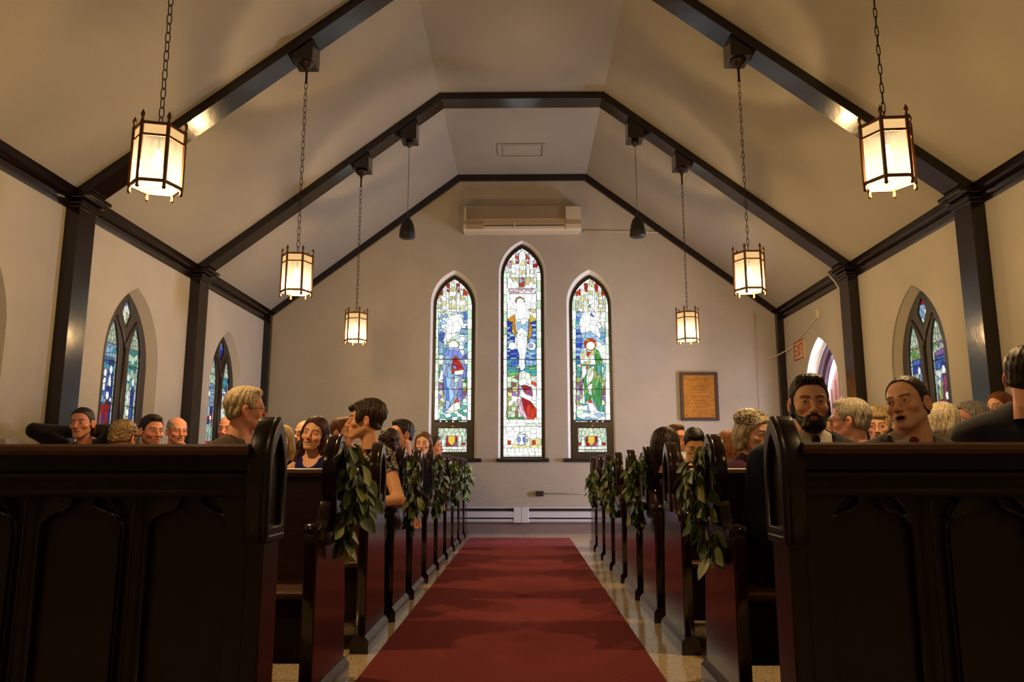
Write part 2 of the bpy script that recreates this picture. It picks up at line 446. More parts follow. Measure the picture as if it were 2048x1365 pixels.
# ---------------------------------------------------------------- stained glass designs
GC = dict(W=(1.25, 1.3, 1.18), w=(0.86, 0.95, 0.80), y=(0.95, 0.9, 0.45), Y=(0.85, 0.62, 0.08), o=(0.9, 0.36, 0.03), r=(0.62, 0.02, 0.03), R=(0.85, 0.07, 0.03),
          p=(0.42, 0.22, 0.62), P=(0.5, 0.10, 0.25), k=(0.95, 0.6, 0.75), b=(0.03, 0.07, 0.52), B=(0.10, 0.25, 0.85), l=(0.45, 0.72, 1.0), L=(0.28, 0.36, 0.95),
          c=(0.10, 0.55, 0.68), t=(0.12, 0.50, 0.42), g=(0.05, 0.36, 0.10), G=(0.22, 0.62, 0.16), e=(0.62, 0.85, 0.62), v=(0.45, 0.46, 0.16), n=(0.26, 0.14, 0.08), d=(0.012, 0.011, 0.010),
          s=(0.42, 0.47, 0.75), a=(0.55, 0.75, 0.72), m=(0.62, 0.70, 0.52))
class Design:
    """a raster of glass pieces: coloured regions, each broken into pieces by lead lines"""
    def __init__(s, u0, u1, v0, v1, q, seed):
        s.u0, s.v0, s.q = u0, v0, q
        s.U, s.V = np.meshgrid(np.arange(u0, u1 + q, q), np.arange(v0, v1 + q, q), indexing='ij')
        s.id = np.zeros(s.U.shape, np.int32); s.rgb = np.zeros(s.U.shape + (3,), np.float32)
        s.cid = np.zeros(s.U.shape, np.int64); s.n = 0; s.rng = np.random.RandomState(seed); s.vor = {}
    def _vor(s, cw, ch):
        if (cw, ch) in s.vor: return s.vor[(cw, ch)]
        gx = (s.U - s.u0) / cw; gy = (s.V - s.v0) / ch
        nx, ny = int(gx.max()) + 4, int(gy.max()) + 4
        jx, jy = s.rng.rand(nx, ny) * 0.8 + 0.1, s.rng.rand(nx, ny) * 0.8 + 0.1
        best = np.full(s.U.shape, 1e9); bid = np.zeros(s.U.shape, np.int64)
        ix, iy = np.floor(gx).astype(int), np.floor(gy).astype(int)
        for dx in (-1, 0, 1):
            for dy in (-1, 0, 1):
                a, b = ix + dx + 1, iy + dy + 1
                d = (gx - (ix + dx + jx[a, b])) ** 2 + (gy - (iy + dy + jy[a, b])) ** 2
                m = d < best; best[m] = d[m]; bid[m] = (a * 1000 + b)[m]
        s.vor[(cw, ch)] = bid; return bid
    def mask(s, pts):
        U, V = s.U, s.V; ins = np.zeros(U.shape, bool); j = len(pts) - 1
        for i in range(len(pts)):
            xi, yi = pts[i]; xj, yj = pts[j]
            if yi != yj:
                c = ((yi > V) != (yj > V)) & (U < (xj - xi) * (V - yi) / (yj - yi) + xi); ins ^= c
            j = i
        return ins
    def put(s, m, cols, cw=1e6, ch=1e6):
        """cols: string of colour keys picked at random for each piece"""
        s.n += 1
        if cw > 1e5: bid = np.zeros(s.U.shape, np.int64)
        else: bid = s._vor(cw, ch)
        s.id[m] = s.n; s.cid[m] = bid[m] + s.n * 10000000
        tab = np.array([GC[c] for c in cols], np.float32)
        h = (bid * 2654435761 + s.n * 97) % 1000003
        pick = (h % len(cols)); br = 0.78 + 0.4 * ((h // 7) % 100) / 100.0
        s.rgb[m] = (tab[pick] * br[..., None])[m]
    def poly(s, o, sc, pts, cols, cw=1e6, ch=1e6):
        s.put(s.mask([(o[0] + x / sc, o[1] + y / sc) for x, y in pts]), cols, cw, ch)
    def rect(s, u0, u1, v0, v1, cols, cw=1e6, ch=1e6): s.put((s.U >= u0) & (s.U <= u1) & (s.V >= v0) & (s.V <= v1), cols, cw, ch)
    def disc(s, u, v, r, cols, cw=1e6, ch=1e6, ry=None): s.put(((s.U - u) / r) ** 2 + ((s.V - v) / (ry or r)) ** 2 < 1, cols, cw, ch)
    def bar(s, v, t=1.4): s.hb = getattr(s, 'hb', []) + [(v, t)]
    def finish(s, soft=0.9):
        sat = s.rgb.max(axis=2) - s.rgb.min(axis=2); s.rgb *= np.where(sat > 0.3, 0.72, 1.0)[..., None]
        c = s.cid; L = np.zeros(c.shape, np.float32)
        for ax in (0, 1):
            e = np.diff(c, axis=ax) != 0
            if ax == 0: L[1:][e] = 1; L[:-1][e] = np.maximum(L[:-1][e], soft)
            else: L[:, 1:][e] = 1; L[:, :-1][e] = np.maximum(L[:, :-1][e], soft)
        for v, t in getattr(s, 'hb', []): L[np.abs(s.V - v) < t / 2] = 1
        s.out = s.rgb * (1 - 0.93 * L[..., None]) + np.array(GC['d'], np.float32) * L[..., None]
        return s
    def sample(s, u, v):
        i = np.clip(np.round((u - s.u0) / s.q).astype(int), 0, s.U.shape[0] - 1)
        j = np.clip(np.round((v - s.v0) / s.q).astype(int), 0, s.U.shape[1] - 1)
        return s.out[i, j]

def canopy(D, u0, u1, v0, v1, seed=0):
    """gothic canopy work in the head of a light: white pinnacles on red"""
    cx, wd = (u0 + u1) / 2, (u1 - u0)
    D.rect(u0, u1, v0, v1, 'WWWw', 7, 11)
    for k, (a, b, t) in enumerate(((-0.40, 0.055, 0.52), (-0.25, 0.06, 0.36), (0.25, 0.06, 0.36), (0.40, 0.055, 0.52))):
        x = cx + a * wd; y0 = v0 + t * (v1 - v0)
        D.put(D.mask([(x - b * wd, v1), (x - b * wd, y0 + 6), (x, y0 - 3), (x + b * wd, y0 + 6), (x + b * wd, v1)]), 'Wwy', 9, 9)
    for k in (-1, 1):
        x = cx + k * 0.145 * wd
        D.put(D.mask([(x - 0.05 * wd, v0 + 0.16 * (v1 - v0)), (x + 0.05 * wd, v0 + 0.14 * (v1 - v0)), (x + 0.04 * wd, v0 + 0.42 * (v1 - v0)), (x - 0.03 * wd, v0 + 0.40 * (v1 - v0))]), 'Rrk', 4, 6)
        x = cx + k * 0.34 * wd
        D.put(D.mask([(x - k * 0.05 * wd, v0 + 0.30 * (v1 - v0)), (x + k * 0.09 * wd, v0 + 0.44 * (v1 - v0)), (x + k * 0.05 * wd, v0 + 0.52 * (v1 - v0)), (x - k * 0.06 * wd, v0 + 0.50 * (v1 - v0))]), 'RRrk', 4, 6)
    D.put(D.mask([(cx - 0.10 * wd, v1), (cx - 0.09 * wd, v0 + 14), (cx, v0 + 2), (cx + 0.09 * wd, v0 + 14), (cx + 0.10 * wd, v1)]), 'WWy', 5, 9)
def base_panel(D, u0, u1, v0, v1, shield=True):
    D.rect(u0, u1, v0, v1, 'mmwe', 7, 10)
    cx = (u0 + u1) / 2; wd = u1 - u0
    for k in (-1, 1):
        D.put(D.mask([(cx + k * 0.30 * wd - 3, v1 - 12), (cx + k * 0.30 * wd - 4, v0 + 22), (cx + k * 0.30 * wd, v0 + 14), (cx + k * 0.30 * wd + 4, v0 + 22), (cx + k * 0.30 * wd + 3, v1 - 12)]), 'we', 9, 12)
        D.rect(cx + k * 0.43 * wd - 3, cx + k * 0.43 * wd + 3, v1 - 20, v1 - 15, 'r')
    if shield:
        D.rect(cx - 11, cx + 11, v0 + 16, v0 + 36, 'rP', 5, 10)
        D.put(D.mask([(cx - 7, v0 + 16), (cx + 7, v0 + 16), (cx + 7, v0 + 28), (cx, v0 + 35), (cx - 7, v0 + 28)]), 'Y')
    D.rect(u0, u1, v1 - 12, v1 - 7, 'ww', 12, 30)
    D.rect(u0, u1, v1 - 6, v1, 'wm', 5, 30)

def left_light():
    D = Design(868, 944, 556, 908, 0.5, 5); a, b, s = (860, 540), (860, 730), 6.82
    D.rect(868, 944, 556, 908, 'WWwl', 9, 9)
    D.rect(876, 936, 622, 700, 'lllWa', 12, 9)
    D.poly(a, s, [(120, 840), (200, 850), (190, 980), (250, 1160), (120, 1160)], 'lBlc', 6, 14)
    D.poly(a, s, [(455, 570), (480, 570), (515, 650), (470, 700)], 'B')
    D.poly(a, s, [(470, 680), (515, 680), (515, 880), (400, 880)], 'lBWl', 20, 4)
    D.poly(a, s, [(480, 1000), (515, 1000), (515, 1210), (450, 1210)], 'lcBl', 20, 4)
    canopy(D, 870, 942, 557, 624)
    D.poly(a, s, [(150, 590), (230, 600), (260, 690), (210, 790), (150, 800), (130, 680)], 'Wlw', 8, 8)
    D.poly(a, s, [(270, 620), (420, 600), (460, 740), (400, 850), (300, 860), (285, 980), (180, 980), (210, 850), (230, 700)], 'WWW', 12, 14)
    D.disc(906.6, 691, 12, 'y', 8, 8); D.disc(907, 692, 9.5, 'W')
    D.poly(a, s, [(250, 1060), (380, 1060), (440, 1160), (500, 1365), (160, 1365), (190, 1150)], 'lsL', 10, 16)
    D.poly(b, s, [(170, -10), (500, -10), (500, 180), (440, 200), (450, 490), (400, 500), (330, 520), (230, 620), (170, 650), (205, 550), (190, 300), (180, 150)], 'sLLBl', 8, 22)
    D.poly(b, s, [(250, 0), (330, 150), (300, 180), (240, 180), (230, 60)], 'l')
    D.poly(a, s, [(350, 1160), (400, 1230), (470, 1380), (290, 1380), (310, 1230)], 'Rro', 8, 10)
    D.poly(b, s, [(290, -5), (400, -5), (465, 70), (440, 130), (350, 95), (300, 130)], 'Rro', 8, 9)
    D.poly(b, s, [(300, 0), (360, 20), (365, 60), (320, 50)], 'L')
    D.poly(b, s, [(330, 90), (460, 70), (450, 130), (340, 140)], 'W')
    D.poly(b, s, [(330, 140), (400, 150), (390, 240), (360, 330), (330, 330)], 'Wlw', 8, 14)
    D.poly(b, s, [(110, 230), (160, 70), (180, 90), (180, 200)], 'W')
    for k, x0, x1 in ((0, 108, 190), (1, 445, 505)):
        D.poly(b, s, [(x0, 240), (x1, 240), (x1, 560), (x0, 560)], 'evpnvmep', 8, 9)
        D.poly(b, s, [(x0, -10), (x1 - (30 if k == 0 else 0), 0), (x1 - 40 if k == 0 else x1, 70), (x0, 200)] if k == 0 else [(485, 180), (505, 180), (505, 240), (445, 240)], 'tgtv', 6, 9)
    D.poly(b, s, [(230, 620), (330, 520), (410, 500), (420, 600), (300, 660), (180, 680)], 'WWw', 10, 14)
    D.poly(b, s, [(365, 450), (402, 500), (325, 530)], 'R')
    D.poly(b, s, [(105, 570), (190, 570), (170, 650), (310, 660), (410, 600), (450, 520), (505, 520), (505, 760), (105, 760)], 'aetweaWt', 11, 8)
    D.rect(868, 876.5, 590, 841, 'Wwe', 30, 17); D.rect(935, 944, 590, 841, 'WWe', 30, 17)
    D.rect(868, 944, 841, 857, 'd')
    for x in (881, 893, 906): D.rect(x - 2, x + 2, 842.5, 846, 'W')
    D.rect(917, 935, 842.5, 846, 'W', 3, 9)
    base_panel(D, 876, 931, 857, 906)
    for v, t in ((616.5, .8), (668.5, .9), (719.3, 2.0), (779, 1.4)): D.bar(v, t)
    return D.finish()
def right_light():
    D = Design(1144, 1222, 556, 908, 0.5, 9); a, b, s = (1130, 540), (1130, 730), 6.82
    D.rect(1144, 1222, 556, 908, 'WWwl', 9, 9)
    D.rect(1151, 1212, 622, 720, 'WllW', 12, 10)
    canopy(D, 1145, 1219, 557, 624)
    D.poly(a, s, [(190, 560), (160, 620), (145, 700), (145, 1365), (215, 1365), (200, 1180), (240, 1000), (220, 860), (190, 760), (210, 600)], 'BlBlcb', 20, 6)
    D.poly(a, s, [(250, 580), (350, 560), (420, 700), (540, 1030), (440, 900), (330, 830), (250, 840), (190, 740)], 'WWW', 12, 12)
    D.poly(a, s, [(480, 570), (540, 640), (540, 860), (460, 700)], 'Ww', 8, 10)
    D.poly(a, s, [(490, 880), (540, 860), (540, 1000), (470, 940)], 'lBc', 8, 6)
    D.poly(a, s, [(350, 580), (390, 620), (390, 650), (345, 620)], 'B')
    D.poly(a, s, [(310, 500), (345, 470), (350, 520)], 't')
    D.disc(1180.5, 689, 12.5, 'oR', 8, 6); D.disc(1181, 692, 8.5, 'W')
    D.poly(a, s, [(240, 1130), (290, 1090), (340, 1130), (400, 1080), (470, 1150), (500, 1365), (230, 1365), (205, 1220)], 'WWy', 9, 13)
    D.poly(a, s, [(400, 1060), (460, 1110), (510, 1230), (515, 1365), (440, 1365), (400, 1200)], 'GgG', 7, 12)
    D.poly(a, s, [(305, 1120), (350, 1120), (330, 1170), (300, 1200)], 'R')
    D.poly(b, s, [(220, 0), (500, 0), (500, 160), (500, 420), (545, 610), (540, 650), (470, 640), (420, 540), (370, 450), (270, 530), (260, 300), (240, 180)], 'gGgGvt', 7, 18)
    D.poly(b, s, [(430, 0), (500, 0), (490, 120), (440, 150)], 'Gt')
    D.poly(b, s, [(225, 20), (300, 20), (310, 80), (260, 180), (230, 180)], 'W', 9, 12)
    D.poly(b, s, [(300, 60), (400, 10), (385, 180), (300, 310), (290, 200)], 'yWm', 8, 16)
    D.poly(b, s, [(280, 30), (315, 20), (300, 65)], 'R')
    D.poly(b, s, [(310, 300), (370, 240), (370, 430), (320, 400)], 'eGW', 8, 14)
    for x0, x1 in ((155, 240), (500, 548)):
        D.poly(b, s, [(x0, 170), (x1, 170), (x1, 560), (x0, 560)], 'evpnvemp', 8, 9)
        D.poly(b, s, [(x0, -5), (x1 - 20, -5), (x1 - 20, 170), (x0, 170)], 'clte', 9, 9)
    D.poly(b, s, [(340, 455), (378, 520), (310, 520)], 'R')
    D.poly(b, s, [(310, 520), (378, 520), (440, 630), (340, 640)], 'W', 12, 16)
    D.poly(b, s, [(155, 590), (240, 530), (300, 540), (310, 640), (440, 630), (550, 650), (550, 760), (155, 760)], 'WleWcWl', 12, 8)
    D.rect(1144, 1151.5, 590, 841, 'Wwe', 30, 17); D.rect(1211.5, 1222, 590, 841, 'WWe', 30, 17)
    D.rect(1144, 1222, 841, 857, 'd')
    for x in (1182, 1194, 1205.5): D.rect(x - 2, x + 2, 842.5, 846, 'W')
    D.rect(1151, 1175, 842.5, 846, 'W', 3, 9)
    base_panel(D, 1155, 1211, 857, 906)
    for v, t in ((616.5, .8), (668.5, .9), (719.3, 2.0), (779, 1.4)): D.bar(v, t)
    return D.finish()
def centre_light():
    D = Design(1005, 1084, 494, 916, 0.5, 13); a, b, s, t = (990, 480), (990, 700), 6.2, 5.935
    D.rect(1005, 1084, 494, 916, 'WWwW', 9, 9)
    canopy(D, 1007, 1082, 497, 572)
    D.poly(a, s, [(155, 470), (510, 470), (510, 600), (155, 600)], 'WWy', 9, 12)
    D.poly(a, s, [(170, 608), (500, 608), (500, 662), (170, 662)], 'Wk', 8, 6)
    D.poly(a, s, [(300, 480), (365, 480), (365, 580), (300, 590)], 'skR', 5, 8)
    D.poly(a, s, [(155, 670), (510, 670), (510, 860), (155, 860)], 'WW', 14, 18)
    D.poly(a, s, [(155, 860), (510, 860), (510, 1000), (155, 1000)], 'WWy', 14, 12)
    D.poly(a, s, [(160, 985), (245, 920), (245, 1040), (160, 1000)], 'Yo'); D.poly(a, s, [(430, 920), (510, 985), (505, 1010), (430, 1040)], 'Yy')
    D.poly(a, s, [(155, 1000), (240, 1040), (250, 1365), (155, 1365)], 'bBlbB', 14, 5)
    D.poly(a, s, [(510, 1000), (430, 1030), (400, 1240), (400, 1365), (510, 1365)], 'bBlbB', 14, 5)
    D.poly(b, t, [(145, -10), (490, -10), (490, 115), (145, 115)], 'bBlcl', 14, 4.5)
    D.poly(a, s, [(215, 1040), (250, 1000), (260, 1210), (210, 1140)], 'oY', 8, 14); D.poly(a, s, [(420, 1000), (465, 1100), (440, 1230), (405, 1230), (420, 1120)], 'oY', 8, 14)
    D.disc(1024.5, 692.5, 7.5, 'W'); D.disc(1063, 692.5, 8.5, 'W'); D.disc(1061.5, 692, 5, 's')
    D.poly(a, s, [(115, 600), (160, 590), (190, 770), (250, 800), (320, 720), (380, 800), (430, 830), (520, 760), (500, 620), (550, 600), (540, 680), (510, 800), (415, 860), (405, 980), (420, 1060), (395, 1200), (390, 1365), (280, 1365), (270, 1200), (250, 1000), (265, 870), (240, 860), (150, 800), (140, 680)], 'WWW', 16, 30)
    D.poly(a, s, [(250, 760), (260, 720), (310, 700), (360, 730), (375, 780), (350, 740), (310, 722), (275, 740), (262, 790)], 'n')
    D.poly(a, s, [(262, 990), (410, 980), (415, 1100), (400, 1200), (350, 1160), (320, 1180), (280, 1180)], 'Wlw', 12, 14)
    D.poly(b, t, [(145, 118), (490, 118), (490, 200), (145, 200)], 'clBc', 6, 6)
    D.poly(b, t, [(145, 180), (275, 215), (350, 190), (490, 200), (490, 310), (145, 320)], 'tGgGtc', 14, 7)
    D.poly(b, t, [(145, 310), (290, 300), (270, 560), (280, 830), (145, 830)], 'vWpemvyn', 9, 10)
    D.poly(b, t, [(355, -10), (375, -10), (350, 130), (355, 210), (330, 245), (300, 240), (285, 180), (290, 60), (265, -10)], 'WW', 12, 40)
    D.poly(b, t, [(275, 215), (295, 240), (290, 560), (272, 560)], 'RPp', 6, 8)
    D.poly(b, t, [(290, 270), (340, 250), (410, 280), (430, 360), (490, 380), (400, 410), (350, 440), (300, 480), (280, 400)], 'WWw', 12, 12)
    D.poly(b, t, [(430, 370), (490, 395), (490, 440), (430, 400)], 'R')
    D.poly(b, t, [(310, 430), (360, 420), (430, 440), (450, 560), (350, 520)], 'PPr', 9, 8)
    D.poly(b, t, [(300, 490), (340, 500), (430, 590), (490, 600), (480, 650), (400, 620), (300, 560)], 'W')
    D.poly(b, t, [(420, 400), (490, 450), (485, 600), (440, 600), (450, 500)], 'W')
    D.poly(b, t, [(265, 600), (300, 560), (340, 700), (400, 830), (340, 820), (290, 740)], 'kkW', 7, 18)
    D.poly(b, t, [(310, 560), (420, 610), (490, 700), (490, 800), (450, 830), (390, 825), (340, 700)], 'RRro', 8, 20)
    D.poly(b, t, [(145, 800), (350, 800), (350, 835), (145, 835)], 'Gg', 8, 8)
    D.rect(1005, 1013.8, 545, 840, 'WWe', 30, 18); D.rect(1073.5, 1084, 545, 840, 'WWe', 30, 18)
    D.rect(1005, 1084, 840, 847, 'W', 13, 30)
    D.rect(1005, 1084, 847, 854, 'Ww', 16, 30)
    D.rect(1005, 1084, 854, 897, 'WwyW', 11, 12)
    D.disc(1043.5, 879, 13, 'Wwm', 5, 5); D.disc(1043.5, 879, 9, 'W')
    D.disc(1038.5, 879.5, 3.0, 'L', ry=6); D.disc(1048, 879.5, 3.0, 'L', ry=6)
    D.rect(1015.5, 1022, 882, 890, 'R'); D.rect(1064, 1070.5, 882, 890, 'R')
    D.rect(1005, 1084, 897, 905, 'Ww', 8, 30); D.rect(1005, 1084, 905, 912, 'Ww', 13, 30)
    for v, t_ in ((555.5, .8), (619, .9), (668.5, .9), (719.3, 2.0), (779, 1.2)): D.bar(v, t_)
    return D.finish()

def world_px(X, Y, Z):      # photo coordinates of a point of the far window plane, used only to look up the glass design
    dx, dy, dz = X, Y, Z - CAMH
    F = (-_sy * _cp, _cy * _cp, _sp); R = (_cy, _sy, 0); U = (_sy * _sp, -_cy * _sp, _cp)
    d = dx * F[0] + dy * F[1] + dz * F[2]
    return 1024 + FPX * (dx * R[0] + dy * R[1]) / d, 682.5 - FPX * (dx * U[0] + dy * U[1] + dz * U[2]) / d

def in_poly(A, B, pts):
    ins = np.zeros(A.shape, bool); j = len(pts) - 1
    for i in range(len(pts)):
        xi, yi = pts[i]; xj, yj = pts[j]
        if yi != yj: ins ^= ((yi > B) != (yj > B)) & (A < (xj - xi) * (B - yi) / (yj - yi) + xi)
        j = i
    return ins
def glass_mesh(name, loops, h, colfn, plane, pos):
    """grid of small quads inside the loops, coloured by colfn(a, z)"""
    a0 = min(p[0] for l in loops for p in l); a1 = max(p[0] for l in loops for p in l)
    z0 = min(p[1] for l in loops for p in l); z1 = max(p[1] for l in loops for p in l)
    A, Z = np.meshgrid(np.arange(a0, a1 + h, h), np.arange(z0, z1 + h, h), indexing='ij')
    ins = np.zeros(A.shape, bool)
    for l in loops: ins |= in_poly(A, Z, l)
    c = ins[:-1, :-1] | ins[1:, :-1] | ins[:-1, 1:] | ins[1:, 1:]
    idx = -np.ones(A.shape, np.int64); need = np.zeros(A.shape, bool)
    for i in (0, 1):
        for j in (0, 1): need[i:A.shape[0] - 1 + i, j:A.shape[1] - 1 + j] |= c
    idx[need] = np.arange(need.sum())
    a, z = A[need], Z[need]
    V = np.stack([a, np.full_like(a, pos), z], 1) if plane == 'xz' else np.stack([np.full_like(a, pos), a, z], 1)
    I, J = np.nonzero(c)
    Q = np.stack([idx[I, J], idx[I + 1, J], idx[I + 1, J + 1], idx[I, J + 1]], 1)
    return np_mesh(name, V, Q, False, colfn(a, z))

# ---------------------------------------------------------------- far windows
def ring_splay(name, outA, pA, outB, pB, plane, m, parent=None):
    n = len(outA); v = []
    for (a, z) in outA: v.append((a, pA, z) if plane == 'xz' else (pA, a, z))
    for (a, z) in outB: v.append((a, pB, z) if plane == 'xz' else (pB, a, z))
    b = MB(); b.add(v, [(i, (i + 1) % n, n + (i + 1) % n, n + i) for i in range(n)])
    return b.build(name, m, parent)
FARW = [  # open, frame, glass arches (c, hw, z0, zs, za)
    ((-1.080, 0.368, 1.085, 3.50, 4.03), (-1.086, 0.316, 1.10, 3.47, 3.965), (-1.090, 0.278, 1.19, 3.45, 3.900)),
    ((-0.018, 0.370, 1.085, 3.97, 4.51), (-0.019, 0.325, 1.10, 3.95, 4.465), (-0.021, 0.290, 1.13, 3.93, 4.400)),
    ((1.028, 0.360, 1.085, 3.50, 4.03), (1.040, 0.314, 1.10, 3.47, 3.960), (1.040, 0.279, 1.19, 3.45, 3.900))]
designs = [left_light(), centre_light(), right_light()]
names = ['lancet window', 'lancet window', 'lancet window']
for k, (op, fr, gl) in enumerate(FARW):
    w_ = empty('window_%d' % (k + 1), (0, 0, 0)); w_['kind'] = 'structure'
    ring_splay('reveal', lancet(*op), YF - 0.001, lancet(*fr), YF + 0.10, 'xz', M['reveal'], w_)
    loops = [lancet(*fr)]
    if k == 1: loops.append(lancet(*gl)); panes = [lancet(*gl)]
    else:
        mainp = lancet(gl[0], gl[1], 1.655, gl[3], gl[4]); low = [(gl[0] - 0.215, 1.20), (gl[0] + 0.215, 1.20), (gl[0] + 0.215, 1.565), (gl[0] - 0.215, 1.565)]
        loops += [mainp, low]; panes = [mainp, low]
    link('window_frame', fill2d('window_frame', loops, 0.05, 'xz', 0.004), M['frame'], w_, (0, YF + 0.085, 0))
    if k != 1:   # opening hopper: handle on its top rail
        MB().box(gl[0] - 0.018, gl[0] + 0.018, YF + 0.035, YF + 0.062, 1.575, 1.60, 0.004).tube([(gl[0], YF + 0.045, 1.60), (gl[0] + 0.01, YF + 0.03, 1.63), (gl[0] + 0.03, YF + 0.028, 1.64)], 0.006, 6).build('window_latch', M['brass'], w_)
    def cf(a, z, D=designs[k]):
        u, v = world_px(a, np.full_like(a, YF + 0.09), z); return D.sample(u, v)
    link('stained_glass', glass_mesh('stained_glass', panes, 0.004, cf, 'xz', YF + 0.09), M['glass'], w_)
    b = MB(); c = op[0]; hw = (0.44, 0.395, 0.43)[k]
    b.prism([(YF + 0.05, 1.105), (YF - 0.06, 1.10), (YF - 0.075, 1.09), (YF - 0.072, 1.078), (YF - 0.04, 1.05), (YF, 1.045)], 'x', c - hw, c + hw)
    b.build('window_sill', M['frame'], w_)

# ---------------------------------------------------------------- side windows: pairs of lancets with a kite above
SW = dict(o=(0.545, 1.0, 2.0, 2.80), f=(0.475, 1.02, 1.98, 2.74))
LH, LS, LA, LO = 0.122, 2.05, 2.43, 0.222
KITE = [(0, 2.37), (0.088, 2.52), (0.07, 2.585), (0, 2.675), (-0.07, 2.585), (-0.088, 2.52)]
def side_design(seed, pal):
    """pal: colours of the two lancets from top to bottom and of the kite"""
    D = Design(-34, 34, -175, 0, 0.5, seed)          # units of 1 cm, v downwards is -z
    D.rect(-34, 34, -275, 0, 'we', 5, 8)
    rng = np.random.RandomState(seed)
    for s, key in ((-1, 0), (1, 1)):
        c = s * 22.2
        D.rect(c - 12.5, c + 12.5, -145, -112, 'mewm', 4, 6)
        y = -118
        for cols, hgt, cw, ch in pal[key]:
            D.rect(c - 12.5, c + 12.5, y, y + hgt, cols, cw, ch); y += hgt
        # robed figures with pale heads
        for dx, h0, h1, rc in pal[2][key]:
            D.put(D.mask([(c + dx - 4.2, h1), (c + dx - 3.4, h0 + 9), (c + dx - 1.5, h0 + 5), (c + dx + 1.5, h0 + 5), (c + dx + 3.6, h0 + 9), (c + dx + 4.4, h1)]), rc, 4.5, 14)
            D.disc(c + dx, h0, 2.9, 'W', ry=4.2)
        D.rect(c - 12.5, c - 10.3, -112, 0, 'we', 30, 9); D.rect(c + 10.3, c + 12.5, -112, 0, 'we', 30, 9)
    D.rect(-9, 9, -175, -133, pal[3], 4.5, 7)
    for v in (-100, -58, -20): D.bar(v, 1.2)
    return D.finish(0.55)
PALS = [
    ([[('lcl', 14, 6, 6), ('cBb', 18, 6, 6), ('bBl', 30, 6, 8), ('rRb', 46, 7, 14), ('yvm', 12, 5, 5)], [('cte', 20, 6, 7), ('cle', 24, 6, 8), ('eWa', 60, 6, 12), ('vmy', 12, 5, 5)],
      [[(-5, -88, -70, 'BW'), (5, -92, -60, 'bW'), (2, -66, -8, 'rRr')], [(-5, -88, -12, 'WWe'), (5, -84, -14, 'bBb'), (-2, -52, -14, 'We')]], 'yWlb']),
    ([[('ew', 12, 6, 6), ('lBl', 30, 5, 6), ('rbR', 24, 5, 9), ('cae', 22, 5, 7), ('rR', 22, 6, 12), ('ea', 12, 5, 5)], [('ctb', 14, 6, 6), ('Bwb', 22, 5, 6), ('wem', 42, 5, 8), ('rnP', 32, 6, 12), ('ea', 12, 5, 5)],
      [[(-4, -92, -62, 'lw'), (4, -60, -30, 'ea')], [(-3, -90, -62, 'yW'), (4, -66, -34, 'We')]], 'yvbB']),
    ([[('Gmv', 12, 5, 6), ('bBb', 14, 6, 7), ('lcm', 18, 6, 6), ('LsB', 36, 6, 14), ('vgt', 34, 6, 8)], [('mGp', 14, 5, 6), ('bBB', 14, 6, 6), ('lBW', 18, 6, 6), ('PPt', 28, 7, 12), ('tgv', 24, 6, 10), ('rtg', 18, 5, 7)],
      [[(3, -94, -30, 'sLs')], [(4, -90, -64, 'PkP'), (-4, -86, -60, 'Wv'), (6, -64, -20, 'tGv')]], 'rbWl']),
    ([[('lcl', 30, 6, 6), ('bBl', 30, 6, 8), ('gGb', 46, 7, 14), ('yvm', 12, 5, 5)], [('cte', 40, 6, 7), ('eWa', 60, 6, 12), ('vmy', 12, 5, 5)],
      [[(-3, -88, -20, 'PkP')], [(3, -84, -14, 'gGg')]], 'yWlr'])]
SDES = [side_design(21 + i, p) for i, p in enumerate(PALS)]
def side_window(n, x, s, yc, D):
    w_ = empty('window_%d' % n, (0, 0, 0)); w_['kind'] = 'structure'
    o = lancet(yc, SW['o'][0], *SW['o'][1:]); f = lancet(yc, SW['f'][0], *SW['f'][1:])
    ring_splay('reveal', o, x + s * -0.001, f, x + s * 0.09, 'yz', M['plaster'], w_)
    la = [lancet(yc + k * LO, LH, 1.05, LS, LA) for k in (-1, 1)]; kt = [(yc + a, z) for a, z in KITE]
    fr = fill2d('window_frame', [f] + la + [kt], 0.03, 'yz', 0.005)
    link('window_frame', fr, M['frame'], w_, (x + s * 0.098, 0, 0))
    mu = MB()
    mu.tube([(x + s * 0.082, yc, 1.04), (x + s * 0.082, yc, 2.15)], 0.018, 8)
    for k in (-1, 1): mu.tube([(x + s * 0.082, yc, 2.12)] + [(x + s * 0.082, yc + k * 0.30 * t ** 1.5, 2.15 + 0.42 * t) for t in (0.2, 0.4, 0.6, 0.76)], 0.015, 8)
    mu.build('mullion', M['frame'], w_)
    cf = lambda a, z: D.sample((a - yc) * 100 * s * -1, -(z - 1.0) * 100) * 0.62
    link('stained_glass', glass_mesh('stained_glass', la + [kt], 0.006, cf, 'yz', x + s * 0.108), M['glass'], w_)
    MB().box(x + s * -0.02, x + s * 0.10, yc - 0.56, yc + 0.56, 0.96, 1.005, 0.006).build('window_sill', M['plaster'], w_)
# ("-x" side first) windows of the left wall, then of the right wall
side_window(4, XL, -1, 10.16, SDES[1]); side_window(5, XL, -1, 7.66, SDES[0]); side_window(6, XL, -1, 5.20, SDES[3])
side_window(7, XL, -1, 2.70, SDES[2]); side_window(8, XL, -1, 0.20, SDES[1])
side_window(9, XR, 1, 7.68, SDES[2]); side_window(10, XR, 1, 5.20, SDES[0]); side_window(11, XR, 1, 2.70, SDES[3]); side_window(12, XR, 1, 0.20, SDES[1])
